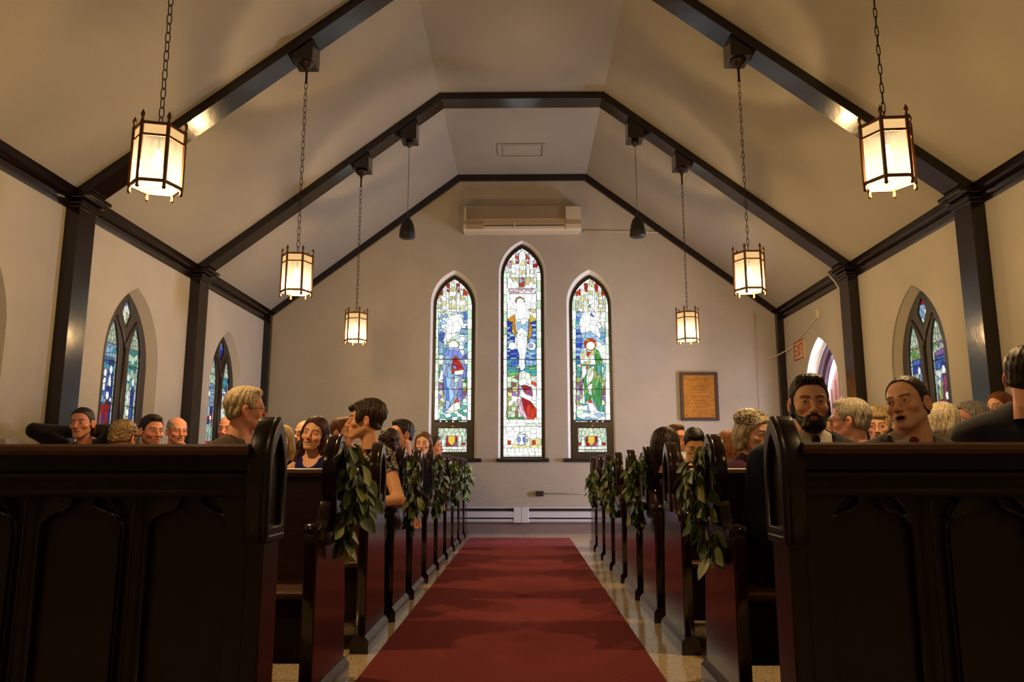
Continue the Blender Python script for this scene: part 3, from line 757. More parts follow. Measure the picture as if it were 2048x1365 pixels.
# ---------------------------------------------------------------- side door, exit sign, services
dr = empty('door_1', (0, 0, 0)); dr['kind'] = 'structure'
DC, DHW, DZ0, DZS, DZA = DOOR
def jamb_arch(hw, zs, za): return lancet(DC, hw, 0.0, zs, za)
ring_splay('reveal', jamb_arch(DHW, DZS, DZA)[1:] , XR + 0.001, jamb_arch(DHW - 0.035, DZS - 0.01, DZA - 0.05)[1:], XR + 0.13, 'yz', M['reveal'], dr)
def arch_band(o, i, depth, x, name, m, par):
    # outline of a band between two arches that is open at the floor
    lo, li = lancet(*o)[1:], lancet(*i)[1:]
    loop = lo + [lancet(*o)[0]] + [lancet(*i)[0]] + li[::-1]
    return link(name, fill2d(name, [loop], depth, 'yz', 0.006), m, par, (x, 0, 0))
arch_band((DC, 0.565, 0.0, 1.84, 2.65), (DC, 0.495, 0.0, 1.82, 2.56), 0.05, XR + 0.155, 'door_frame', M['purple'], dr)
arch_band((DC, 0.53, 0.0, 1.83, 2.605), (DC, 0.445, 0.0, 1.80, 2.49), 0.06, XR + 0.215, 'door_stop', M['purple'], dr)
# half-arched leaf of painted boards standing in the doorway
yl0, yl1 = DC - 0.47, DC - 0.03
arc = [p for p in lancet(DC, 0.46, 0.0, 1.35, 2.02) if p[0] <= DC - 0.03]
leaf = [(yl0, 0.02), (DC - 0.03, 0.02), (DC - 0.03, 1.45)] + [(DC - 0.03 - 0.44 * (i / 10.0), 1.45 + 0.78 * (i / 10.0) ** 1.25) for i in range(1, 11)]
yl0, yl1 = DC + 0.04, DC + 0.66
leaf = [(yl0, 0.02), (yl1, 0.02), (yl1, 1.75), (DC + 0.60, 1.93), (DC + 0.50, 2.07), (DC + 0.38, 2.19), (DC + 0.25, 2.30), (DC + 0.12, 2.39), (yl0, 2.44)]
lf = empty('door_leaf', (0, 0, 0)); tag(lf, 'pink boarded door leaf with a curved top in the side doorway', 'door')
link('board_panel', fill2d('board_panel', [leaf], 0.04, 'yz', 0.003), M['pink'], lf, (XR + 0.33, 0, 0))
for i in range(1, 4):
    MB().box(XR + 0.306, XR + 0.3095, yl0 + 0.14 * i - 0.003, yl0 + 0.14 * i + 0.003, 0.05, 2.40 - 0.12 * i).build('board_joint', M['brown'], lf)
for z in (0.45, 1.35):
    MB().box(XR + 0.300, XR + 0.3095, yl0, yl1 - 0.02, z, z + 0.05, 0.003).build('strap_hinge', M['iron'], lf)

def block_letters(txt, h, w, gap, t):
    """sans capitals made of strokes: list of polygons in (u, v)"""
    S = {'E': [[(0, 0), (0, 1)], [(0, 0), (1, 0)], [(0, .5), (.8, .5)], [(0, 1), (1, 1)]], 'X': [[(0, 0), (1, 1)], [(0, 1), (1, 0)]], 'I': [[(.5, 0), (.5, 1)]], 'T': [[(.5, 0), (.5, 1)], [(0, 1), (1, 1)]]}
    out = []; u = 0
    for ch in txt:
        ww = w * (0.25 if ch == 'I' else 1)
        for (a, b) in S[ch]:
            p, q = Vector((u + a[0] * ww, a[1] * h)), Vector((u + b[0] * ww, b[1] * h)); d = (q - p).normalized(); n = Vector((-d.y, d.x)) * t / 2
            p -= d * t / 2; q += d * t / 2
            out.append([tuple(p + n), tuple(p - n), tuple(q - n), tuple(q + n)])
        u += ww + gap
    return out, u - gap
ex = empty('exit_sign', (XR, 10.85, 2.49)); tag(ex, 'cream EXIT sign with red border and letters on the right wall', 'sign')
MB().box(-0.035, 0, -0.185, 0.185, 0, 0.27, 0.004).build('sign_body', M['exit'], ex)
b = MB()
for a in ((-0.185, 0.185, 0, 0.02), (-0.185, 0.185, 0.25, 0.27), (-0.185, -0.17, 0, 0.27), (0.17, 0.185, 0, 0.27)): b.box(-0.039, -0.0352, a[0], a[1], a[2], a[3])
b.build('border', M['red'], ex)
polys, wd = block_letters('EXIT', 0.155, 0.062, 0.026, 0.020)
b = MB()
for p in polys: b.prism([(0.5 * wd - u, v + 0.06) for u, v in p], 'x', -0.038, -0.0345)
b.build('letters', M['red'], ex)

c = MB().tube([(XR - 0.012, 9.30, 0.0), (XR - 0.012, 9.30, 2.0), (XR - 0.012, 9.28, 3.02), (XR - 0.05, 9.27, 3.12), (XR - 0.10, 9.28, 3.24), (XR - 0.17, 9.32, 3.36)], 0.011, 6)
tag(c.build('conduit', M['ac']), 'cream cable conduit running up the wall beside the purple doorway', 'conduit')
c = MB().tube([(XR - 0.016, 10.1, 2.99), (XR - 0.012, 10.6, 2.86), (XR - 0.012, 11.2, 2.72), (XR - 0.10, 11.45, 2.66), (XR - 0.2, 11.57, 2.62), (XR - 0.3, 11.585, 2.60)], 0.009, 6)
c.box(XR - 0.03, XR, 10.05, 10.15, 2.95, 3.06, 0.004)
tag(c.build('cable', M['ac']), 'thin cream cable and box above the EXIT sign', 'cable')
c = MB().tube([(0.93, YF - 0.012, 4.66), (2.55, YF - 0.012, 4.62)], 0.010, 6)
tag(c.build('conduit', M['ac']), 'thin horizontal conduit from the air conditioner along the gable', 'conduit')
c = MB().tube([(3.57, YF - 0.012, 1.0), (3.57, YF - 0.012, 3.32)], 0.009, 6)
tag(c.build('conduit', M['ac']), 'thin vertical conduit on the far wall right of the plaque', 'conduit')

# air conditioner on the gable
ac = empty('air_conditioner', (-0.017, YF - 0.002, 4.60)); tag(ac, 'long cream wall air conditioner above the middle window', 'air conditioner')
b = MB(); W2 = 0.915
b.prism([(0, 0), (-0.20, 0.0), (-0.235, 0.03), (-0.235, 0.10), (-0.19, 0.19), (-0.19, 0.40), (-0.16, 0.43), (0, 0.43)], 'x', -W2, W2)
b.build('casing', M['ac'], ac)
b = MB()
for i in range(26): b.box(-W2 + 0.04, W2 - 0.25, -0.198, -0.188, 0.20 + i * 0.0078, 0.203 + i * 0.0078)
b.build('intake_grille', M['acgrille'], ac)
b = MB().box(-W2 + 0.32, W2 - 0.26, -0.238, -0.2, 0.072, 0.088).build('air_slot', M['dark'], ac)
b = MB()
for i in range(12): b.box(-W2 + 0.04, -W2 + 0.31, -0.2385, -0.23, 0.025 + i * 0.011, 0.030 + i * 0.011)
b.build('side_grille', M['acgrille'], ac)
MB().box(-0.13, -0.11, -0.242, -0.23, 0.05, 0.14).build('louvre_divider', M['ac'], ac)
MB().box(W2 - 0.24, W2 - 0.236, -0.242, -0.18, 0.01, 0.42).build('cover_joint', M['acgrille'], ac)

# plaque
p1, p2 = at(1357, 748, YF), at(1434, 842, YF)
p1.z = 2.40
pq = empty('wall_plaque', ((p1.x + 2.96) / 2, YF, 1.665)); tag(pq, 'brass memorial plaque in a dark brown frame on the far wall', 'plaque')
hw = 0.288; hh = 0.735
b = MB()
for a in ((-hw, hw, 0, 0.045), (-hw, hw, hh - 0.045, hh), (-hw, -hw + 0.05, 0.045, hh - 0.045), (hw - 0.05, hw, 0.045, hh - 0.045)): b.box(a[0], a[1], -0.045, 0, a[2], a[3], 0.003)
b.build('frame', M['brown'], pq)
MB().box(-hw + 0.05, hw - 0.05, -0.03, 0, 0.045, hh - 0.045).build('brass_plate', M['brass'], pq)
for x in (-0.20, 0.20):
    for z in (0.08, hh - 0.08): MB().lathe([(0.001, 0.006), (0.008, 0.004), (0.009, 0)], n=8).build('screw', M['dark'], pq, None).matrix_local = Matrix.Translation((x, -0.03, z)) @ Matrix.Rotation(math.pi / 2, 4, 'X')
b = MB(); rng = random.Random(4)
for i, z in enumerate((0.62, 0.52, 0.46, 0.42, 0.36, 0.30, 0.25, 0.20, 0.14)):      # worn engraved lines, unreadable in the photo
    hwid = (0.16, 0.09, 0.14, 0.12, 0.15, 0.08, 0.13, 0.10, 0.12)[i]
    x = -hwid
    while x < hwid:
        d = rng.uniform(0.02, 0.05); b.box(x, min(hwid, x + d), -0.0308, -0.029, z, z + 0.009); x += d + 0.012
b.build('engraving', M['engrave'], pq)

# outlet with conduit, and the baseboard heater
ot = empty('socket_outlet', (0.235, YF, 0.545)); tag(ot, 'small dark wall socket low on the far wall between the windows', 'socket')
MB().box(-0.058, 0.058, -0.05, 0, 0, 0.075, 0.004).build('box', M['brown'], ot)
MB().box(-0.045, 0.045, -0.054, -0.049, 0.012, 0.063).build('face_plate', M['black'], ot)
tag(MB().tube([(0.30, YF - 0.012, 0.585), (1.6, YF - 0.012, 0.575)], 0.010, 6).build('conduit', M['steel']), 'white conduit running right from the dark wall socket', 'conduit')
def heater(x0, x1, label):
    r = empty('baseboard_heater', ((x0 + x1) / 2, YF, 0.16)); tag(r, label, 'heater'); h = (x1 - x0) / 2
    b = MB(); b.prism([(0, 0), (-0.05, 0.0), (-0.075, 0.02), (-0.075, 0.052), (0, 0.052)], 'x', -h, h); b.build('base_tray', M['steel'], r)
    b = MB(); b.prism([(-0.078, 0.075), (-0.082, 0.075), (-0.080, 0.155), (-0.05, 0.165), (-0.05, 0.16), (-0.076, 0.152)], 'x', -h, h); b.build('front_cover', M['steel'], r)
    MB().box(-h, h, -0.045, -0.003, 0.052, 0.215).build('element', M['dark'], r)
    b = MB(); b.prism([(0, 0.215), (-0.055, 0.205), (-0.06, 0.212), (-0.055, 0.222), (0, 0.232)], 'x', -h, h); b.build('top_cover', M['steel'], r)
    for s in (-1, 1):
        MB().box(s * h - 0.0 * s, s * (h - 0.11), -0.084, 0, 0.0, 0.225, 0.004).build('end_cap', M['steel'], r)
heater(-3.3, -0.045, 'long white baseboard heater on the far wall, left of the joint'); heater(-0.04, 3.3, 'long white baseboard heater on the far wall, right of the joint')

# carpet
cp = MB().box(-0.748, 0.628, YB + 0.6, 10.74, 0, 0.012, 0.003)
tag(cp.build('aisle_carpet', M['carpet']), 'long red carpet runner down the middle aisle', 'carpet')

# ---------------------------------------------------------------- lanterns
def chain_mb(z0, z1, x=0, y=0, dx=0.0, link_l=0.066, wd=0.0115, r=0.0030):
    b = MB(); n = int((z1 - z0) / (link_l - 0.010)); st = (z1 - z0) / n
    for i in range(n):
        zc = z0 + st * (i + 0.5); xo = dx * (zc - z0) / (z1 - z0); pts = []
        for k in range(10):
            a = 2 * math.pi * k / 10; u = wd * math.cos(a); v = link_l / 2 * math.copysign(min(1, abs(math.sin(a)) * 1.25), math.sin(a))
            pts.append((x + xo + (u if i % 2 else u * 0.35), y + (u * 0.35 if i % 2 else u), zc + v))
        b.tube(pts, r, 5, True)
    return b
def make_lantern(ztop, rot):
    """hexagonal lantern, origin at its bottom ring; ztop = height of the ceiling block above that"""
    r = empty('pendant_lantern', (0, 0, 0))
    R = 0.132; H = 0.335
    cs = [(R * math.cos(rot + k * math.pi / 3), R * math.sin(rot + k * math.pi / 3)) for k in range(6)]
    for z, hh_, t in ((0.0, 0.016, 0.008), (H - 0.078, 0.013, 0.007), (H - 0.012, 0.016, 0.008)):
        f = MB()
        for k in range(6):
            p, q = Vector((*cs[k], 0)), Vector((*cs[(k + 1) % 6], 0)); d = (q - p).normalized(); n = Vector((d.y, -d.x, 0))
            a = [p + n * t * .6, q + n * t * .6, q - n * t * .6, p - n * t * .6]
            f.add([(v.x, v.y, z) for v in a] + [(v.x, v.y, z + hh_) for v in a], [(3, 2, 1, 0), (4, 5, 6, 7), (0, 1, 5, 4), (1, 2, 6, 5), (2, 3, 7, 6), (3, 0, 4, 7)])
        f.build('ring', M['bronze'], r)
    for (x, y) in cs:
        m = MB(); m.box(x - 0.0085, x + 0.0085, y - 0.0085, y + 0.0085, -0.006, H + 0.01, 0.002)
        m.lathe([(0.0075, H + 0.008), (0.0065, H + 0.022), (0.012, H + 0.034), (0.012, H + 0.045), (0.005, H + 0.060), (0.0005, H + 0.072)], (x, y, 0), 8)
        m.lathe([(0.0005, -0.040), (0.008, -0.036), (0.0115, -0.028), (0.008, -0.019), (0.0095, -0.012), (0.007, -0.004)], (x, y, 0), 8)
        m.build('corner_post', M['bronze'], r)
    for k in range(6):
        p, q = Vector((*cs[k], 0)) * 0.985, Vector((*cs[(k + 1) % 6], 0)) * 0.985
        for nm, z0, z1, m_ in (('glass_pane', 0.014, H - 0.078, M['pane']), ('amber_pane', H - 0.066, H - 0.012, M['amber'])):
            MB().add([(p.x, p.y, z0), (q.x, q.y, z0), (q.x, q.y, z1), (p.x, p.y, z1)], [(0, 1, 2, 3)]).build(nm, m_, r, None, False)
    MB().add([(x * .97, y * .97, 0.008) for x, y in cs], [(0, 1, 2, 3, 4, 5)]).build('bottom_pane', M['pane'], r, None, False)
    t = MB().lathe([(0.03, H + 0.004), (0.022, H + 0.012), (0.010, H + 0.02), (0.006, H + 0.035)], n=10)
    for k in range(3):
        t.tube([(cs[2 * k][0] * .97, cs[2 * k][1] * .97, H - 0.002), (0, 0, H + 0.006)], 0.0045, 5)
    t.tube([(0, 0, H - 0.11), (0, 0, H + 0.004)], 0.007, 6)
    t.build('top_bracket', M['bronze'], r)
    MB().lathe([(0.003, 0.10), (0.022, 0.112), (0.030, 0.135), (0.026, 0.165), (0.014, 0.195), (0.013, 0.222)], n=12).build('bulb', M['bulb'], r)
    chain_mb(H + 0.025, ztop - 0.20).build('chain', M['iron'], r)
    c = MB().lathe([(0.075, ztop + 0.001), (0.075, ztop - 0.016), (0.060, ztop - 0.030), (0.052, ztop - 0.045), (0.030, ztop - 0.058), (0.016, ztop - 0.085), (0.011, ztop - 0.10), (0.010, ztop - 0.195), (0.016, ztop - 0.205), (0.003, ztop - 0.212)], n=14)
    c.build('ceiling_canopy', M['iron'], r)
    return r
LZ = 2.455
for i, (x, y, rot, lab) in enumerate([
        (-2.02, 3.95, 1.30, 'lit hexagonal lantern hanging on a chain, nearest the camera on the left'), (1.985, 3.95, 0.98, 'lit hexagonal lantern hanging on a chain, nearest the camera on the right'),
        (-1.99, 6.46, 1.15, 'lit hexagonal lantern on the left, second from the camera'), (1.965, 6.46, 1.05, 'lit hexagonal lantern on the right, second from the camera'),
        (-2.02, 8.99, 1.0, 'small lit lantern at far left, in front of the gable wall'), (1.965, 8.99, 1.1, 'small lit lantern at far right, in front of the gable wall'),
        (-2.02, 1.44, 1.2, 'lit lantern on the left behind the camera'), (1.97, 1.44, 1.0, 'lit lantern on the right behind the camera')]):
    o = make_lantern(slope_z(x) - 0.24 - LZ, rot)
    o.location = (x, y, LZ); tag(o, lab, 'lantern', 'pendant lanterns of the nave')
    l = bpy.data.lights.new('lantern_bulb', 'POINT'); l.energy = LANTERN_W * (0.28 if i > 5 else 1.0); l.color = LANTERN_COL; l.shadow_soft_size = 0.03
    lo = bpy.data.objects.new('lantern_bulb', l); COL.objects.link(lo); lo.parent = o; lo.location = (0, 0, 0.085)

# speakers hanging from the far portal
for x, lab in ((-1.43, 'black pendant loudspeaker hanging left of the middle window'), (1.40, 'black pendant loudspeaker hanging right of the middle window')):
    zt = slope_z(x) - 0.30; zs = 3.74
    r = empty('pendant_speaker', (x, 8.99, zs)); tag(r, lab, 'loudspeaker', 'pendant loudspeakers')
    MB().lathe([(0.02, 0.0), (0.085, 0.003), (0.098, 0.03), (0.094, 0.09), (0.080, 0.16), (0.060, 0.22), (0.035, 0.255), (0.01, 0.265)], n=24).build('cabinet', M['black'], r)
    MB().lathe([(0.03, 0.004), (0.092, 0.006), (0.099, 0.028), (0.096, 0.034)], n=24).build('grille', M['dark'], r)
    MB().tube([(0, 0, 0.26), (0, 0, zt - zs - 0.05)], 0.0035, 6).build('cable', M['black'], r)
    MB().lathe([(0.045, zt - zs), (0.047, zt - zs - 0.03), (0.03, zt - zs - 0.07), (0.005, zt - zs - 0.085)], n=14).build('canopy', M['black'], r)

# ---------------------------------------------------------------- pews
ROWS = [3.10] + [4.11 + 0.826 * k for k in range(9)]        # near edge of each row's bench end
TALLZ = 1.088; RAILZ = 0.937
def tall_profile(y0, y1, z0, za, n=8):
    """outline (y, z) of a pointed-arch upright"""
    c, hw = (y0 + y1) / 2, (y1 - y0) / 2
    return lancet(c, hw, z0, za - 0.17, za, n)
def end_upright(par, xa, xb, y0, y1, z0, za, inner, m):
    """tall pointed bench-end upright between x=xa and xb, recessed lancet on the aisle face xa"""
    s = 1 if xb > xa else -1
    o = tall_profile(y0, y1, z0, za)
    me = fill2d('upright', [o], abs(xb - xa) - 0.014, 'yz', 0.006)
    link('upright', me, m, par, ((xa + xb) / 2 + s * 0.007, 0, 0))
    c, hw = (y0 + y1) / 2, (y1 - y0) / 2
    ins = lancet(c, hw - 0.032, z0 + 0.05, za - 0.20, za - 0.062, 8)
    me = fill2d('arch_moulding', [o, ins], 0.024, 'yz', 0.007)
    link('arch_moulding', me, m, par, (xa + s * 0.006, 0, 0))
    b = MB(); b.prism([(xa - s * 0.009, z0 + 0.02), (xa + s * 0.012, z0 + 0.052), (xa + s * 0.02, z0 + 0.052), (xa + s * 0.02, z0 + 0.012)], 'y', y0 + 0.018, y1 - 0.018); b.build('arch_sill', m, par)
def bench_end(par, xa, s, m, garl=None):
    """xa = aisle face, s = direction away from the aisle; y=0 is the near edge"""
    xb = xa + s * 0.052
    prof = [(0.0, 0.06), (0.0, 0.64), (0.006, 0.675), (0.025, 0.70), (0.055, 0.712), (0.085, 0.706), (0.105, 0.69), (0.125, 0.688), (0.15, 0.70), (0.175, 0.73), (0.195, 0.77), (0.215, 0.80), (0.46, 0.80), (0.47, 0.66), (0.50, 0.5), (0.53, 0.3), (0.54, 0.06)]
    me = fill2d('side_panel', [prof[::-1]], 0.052, 'yz', 0.006)
    link('side_panel', me, m, par, ((xa + xb) / 2, 0, 0))
    r = MB(); r.tube([(xa - s * 0.007, 0.030, 0.688), (xa - s * 0.002, 0.030, 0.688), (xb + s * 0.002, 0.030, 0.688), (xb + s * 0.007, 0.030, 0.688)], [0.022, 0.031, 0.031, 0.022], 16); r.build('arm_cap', m, par)
    end_upright(par, xa - s * 0.004, xb + s * 0.004, 0.235, 0.445, 0.70, TALLZ, True, m)
    p = MB()
    p.prism([(xa - s * 0.022, 0.0), (xa - s * 0.022, 0.062), (xa - s * 0.002, 0.088), (xb + s * 0.002, 0.088), (xb + s * 0.022, 0.062), (xb + s * 0.022, 0.0)], 'y', -0.02, 0.56)
    p.build('plinth', m, par)
def make_pew(xa, s, xw):
    r = empty('church_pew', (0, 0, 0)); m = M['woodend']
    bench_end(r, xa, s, m)
    # plainer end by the wall
    prof = [(0.0, 0.0), (0.0, 0.68), (0.03, 0.71), (0.13, 0.69), (0.22, 0.80), (0.24, 0.96), (0.44, 0.96), (0.50, 0.5), (0.54, 0.0)]
    link('side_panel', fill2d('side_panel', [prof[::-1]], 0.045, 'yz', 0.004), m, r, (xw - s * 0.022, 0, 0))
    x0, x1 = xa + s * 0.05, xw - s * 0.04
    b = MB(); b.box(x0, x1, 0.045, 0.40, 0.42, 0.45, 0.008); b.build('seat', M['rail'], r)
    b = MB(); b.prism([(0.385, 0.45), (0.36, 0.45), (0.415, RAILZ - 0.03), (0.437, RAILZ - 0.03), (0.437, 0.09), (0.415, 0.09), (0.415, 0.43)], 'x', x0, x1); b.build('backrest', M['backboard'], r)
    b = MB(); b.prism([(0.385, RAILZ - 0.038), (0.38, RAILZ - 0.02), (0.388, RAILZ - 0.004), (0.41, RAILZ), (0.45, RAILZ - 0.002), (0.462, RAILZ - 0.016), (0.455, RAILZ - 0.038)], 'x', x0, x1); b.build('top_rail', M['rail'], r)
    b = MB(); b.box(x0, x1, 0.437, 0.455, 0.09, 0.14, 0.004); b.box(x0, x1, 0.437, 0.455, 0.60, 0.64, 0.004); b.build('back_batten', m, r)
    b = MB(); b.box(x0, x1, 0.09, 0.11, 0.34, 0.42, 0.004); b.build('seat_apron', m, r)
    b = MB(); b.box(x0, x1, 0.457, 0.53, 0.60, 0.615, 0.004); b.box(x0, x1, 0.52, 0.533, 0.60, 0.655, 0.004); b.build('book_rack', m, r)
    return r
LA, RA, LWX, RWX = -0.822, 0.822, -3.62, 3.58
protoL = make_pew(LA, -1, LWX); protoR = make_pew(RA, 1, RWX)
ordn = ['front', 'second', 'third', 'fourth', 'fifth', 'sixth', 'seventh', 'eighth', 'ninth', 'tenth']
for k in range(10):
    o = protoL if k == 0 else copy_tree(protoL); o.location = (0, ROWS[k], 0)
    tag(o, 'dark wooden pew left of the aisle, %s row behind the panelled frontal' % ordn[k], 'pew', 'pews left of the aisle')
for k in range(8):
    o = protoR if k == 0 else copy_tree(protoR); o.location = (0, ROWS[k], 0)
    tag(o, 'dark wooden pew right of the aisle, %s row behind the panelled frontal' % ordn[k], 'pew', 'pews right of the aisle')

# panelled frontals
def arch_open(c, hw, z0, zt):
    """opening of a blind-tracery panel: straight sides and a cusped, ogee-like trefoil head"""
    r = [(c - hw, z0), (c + hw, z0), (c + hw, zt - 0.125), (c + hw * 0.97, zt - 0.105), (c + hw * 0.86, zt - 0.085), (c + hw * 0.66, zt - 0.072), (c + hw * 0.44, zt - 0.066),
         (c + hw * 0.30, zt - 0.052), (c + hw * 0.235, zt - 0.032), (c + hw * 0.22, zt - 0.012), (c + hw * 0.13, zt - 0.002), (c, zt + 0.002)]
    return r + [(2 * c - a, z) for a, z in r[:1:-1] if a != c]
def eyelet(c, hw, zt, s):
    p = [(0.27, -0.008), (0.34, -0.004), (0.50, -0.013), (0.66, -0.028), (0.80, -0.048), (0.93, -0.075), (0.80, -0.070), (0.62, -0.060), (0.45, -0.052), (0.34, -0.040), (0.28, -0.024)]
    q = [(c + s * hw * a, zt + z) for a, z in p]
    return q if s < 0 else q[::-1]
def make_frontal(xa, s, y0, xw, cs, hw, label, rz, zt):
    r = empty('pew_frontal', (0, y0, 0)); tag(r, label, 'pew frontal', 'panelled frontals facing the camera'); m = M['front']
    xb = xa + s * 0.058
    pl = MB(); pl.box(xa, xb, 0.0, 0.16, 0, 0.73, 0.006); pl.build('end_post', m, r)
    end_upright(r, xa - s * 0.006, xb + s * 0.004, -0.012, 0.175, 0.70, 1.105, True, m)
    pb = MB(); pb.prism([(xa - s * 0.022, 0.0), (xa - s * 0.022, 0.062), (xa - s * 0.002, 0.088), (xb + s * 0.002, 0.088), (xb + s * 0.022, 0.062), (xb + s * 0.022, 0.0)], 'y', -0.02, 0.19); pb.build('plinth', m, r)
    x0, x1 = min(xb, xw), max(xb, xw)
    loops = [[(x0, 0.05), (x1, 0.05), (x1, rz - 0.02), (x0, rz - 0.02)]]
    for c in cs:
        loops.append(arch_open(c, hw, 0.16, zt)); loops.append(eyelet(c, hw, zt, 1)); loops.append(eyelet(c, hw, zt, -1))
    link('tracery_board', fill2d('tracery_board', loops, 0.03, 'xz', 0.007), m, r, (0, 0.055, 0))
    b = MB(); b.box(x0, x1, 0.072, 0.095, 0.05, rz - 0.02); b.build('back_board', m, r)
    b = MB()
    for c in cs:
        pts = lancet(c, hw + 0.022, 0.135, zt - 0.12, zt + 0.028, 8)
    b = MB(); b.box(x0, x1, 0.015, 0.05, rz - 0.115, rz - 0.085, 0.010); b.box(x0, x1, 0.024, 0.05, rz - 0.17, rz - 0.145, 0.008); b.build('string_moulding', m, r)
    b = MB(); b.box(x0, x1, 0.0, 0.06, 0.0, 0.10, 0.010); b.build('base_rail', m, r)
    b = MB(); b.prism([(-0.022, rz - 0.035), (-0.030, rz - 0.022), (-0.028, rz - 0.008), (-0.018, rz), (0.125, rz), (0.138, rz - 0.012), (0.13, rz - 0.035)], 'x', x0, x1); b.build('top_rail', M['rail'], r)
    for i in range(len(cs) - 1):
        x = (cs[i] + cs[i + 1]) / 2; MB().box(x - 0.003, x + 0.003, 0.036, 0.042, 0.12, rz - 0.17).build('panel_joint', M['dark'], r)
    return r
make_frontal(-0.822, -1, 2.46, -3.62, [-1.085 - 0.353 * i for i in range(7)], 0.128, 'dark panelled frontal with gothic arches left of the aisle', 1.012, 0.862)
make_frontal(0.822, 1, 2.45, 3.58, [1.100 + 0.378 * i for i in range(7)], 0.128, 'dark panelled frontal with gothic arches right of the aisle', 1.016, 0.862)

# ---------------------------------------------------------------- garlands
def leaf(b, p, d, up, L, W, curl=0.25):
    """ovate leaf: rib along d, folded a little, with a drooping tip"""
    d = d.normalized(); s = d.cross(up); 
    if s.length < 0.05: s = d.cross(Vector((1, 0, 0)))
    s.normalize(); n = s.cross(d).normalized()
    prof = [(0.0, 0.02), (0.12, 0.55), (0.30, 0.95), (0.5, 1.0), (0.70, 0.78), (0.88, 0.38), (1.0, 0.02)]
    v = []
    for t, wv in prof:
        c = p + d * (L * t) - n * (curl * L * t * t)
        for k in (-1, -0.5, 0, 0.5, 1):
            v.append(c + s * (W * 0.5 * wv * k) + n * (0.10 * W * abs(k) ** 1.3 * wv))
    f = []
    for i in range(len(prof) - 1):
        for k in range(4): f.append((i * 5 + k, i * 5 + k + 1, (i + 1) * 5 + k + 1, (i + 1) * 5 + k))
    b.add(v, f, True)
def garland(x, y, s, z0, z1, seed, label, n=95, spread=0.11, big=1.0, lean=0.0):
    """hangs on the aisle face x of a bench end; s = +1 if the aisle lies towards +x"""
    rng = random.Random(seed)
    r = empty('leaf_garland', (x, y, z0)); tag(r, label, 'garland', 'leafy garlands tied to the pew ends')
    st = MB(); A = MB(); B = MB()
    def spine(t): return Vector((s * (0.02 + 0.030 * math.sin(math.pi * min(1, t * 1.1))), lean * t + 0.03 * math.sin(5 * t + seed), -(z0 - z1) * t))
    for j in range(3):
        off = Vector((rng.uniform(-.01, .01), rng.uniform(-.02, .02), 0))
        st.tube([spine(t / 10) + off * (1 + t / 3) for t in range(10)], 0.003, 5)
    for i in range(n):
        t = (i + rng.random()) / n; wide = spread * (0.45 + 0.75 * math.sin(math.pi * min(1, 0.12 + t * 0.95)) ** 0.8)
        a = rng.uniform(-1.0, 1.0) * math.pi * 0.62; rad = wide * rng.uniform(0.15, 0.8)
        p0 = spine(t) ; out = Vector((s * math.cos(a) * 0.8, math.sin(a), rng.uniform(-0.25, 0.15)))
        p = p0 + out * rad
        if p.x * s < 0.012: p.x = s * rng.uniform(0.012, 0.03)
        d = Vector((out.x * 0.7, out.y * 0.9, -rng.uniform(0.3, 1.3)))
        if (p + d.normalized() * 0.08).x * s < 0.005: d.x = s * abs(d.x)
        L = big * rng.uniform(0.055, 0.095); W = L * rng.uniform(0.48, 0.72)
        up = Vector((s, rng.uniform(-1, 1), rng.uniform(-0.3, 1.0)))
        leaf(B if rng.random() < 0.24 else A, p, d, up, L, W, rng.uniform(0, .4))
        if rng.random() < 0.5: st.tube([p0, (p0 + p) / 2 + Vector((0, 0, 0.01)), p], 0.0014, 4)
    st.tube([Vector((0.0, 0, 0.012)), Vector((s * 0.02, 0, 0.01)), spine(0)], 0.004, 5)
    A.build('foliage', M['leafA'], r, None, False); B.build('light_leaves', M['leafB'], r, None, False); st.build('stem', M['stem'], r)
    return r
garland(LA + 0.012, ROWS[0] + 0.29, 1, 1.04, 0.62, 11, 'large leafy garland on the end of the front left pew', 105, 0.115, 1.15, -0.02)
garland(RA - 0.012, ROWS[0] + 0.24, -1, 1.03, 0.58, 12, 'large leafy garland on the end of the front right pew', 105, 0.11, 1.15, -0.06)
for k, lab in ((2, 'third'), (4, 'fifth'), (6, 'seventh'), (8, 'ninth')):
    garland(LA + 0.012, ROWS[k] + 0.30, 1, 1.03, 0.56, 20 + k, 'leafy garland on the %s pew end left of the aisle' % lab, 95, 0.10, 1.05)
    if k < 8: garland(RA - 0.012, ROWS[k] + 0.30, -1, 1.03 if k < 6 else 0.95, 0.56, 40 + k, 'leafy garland on the %s pew end right of the aisle' % lab, 95, 0.10, 1.05)
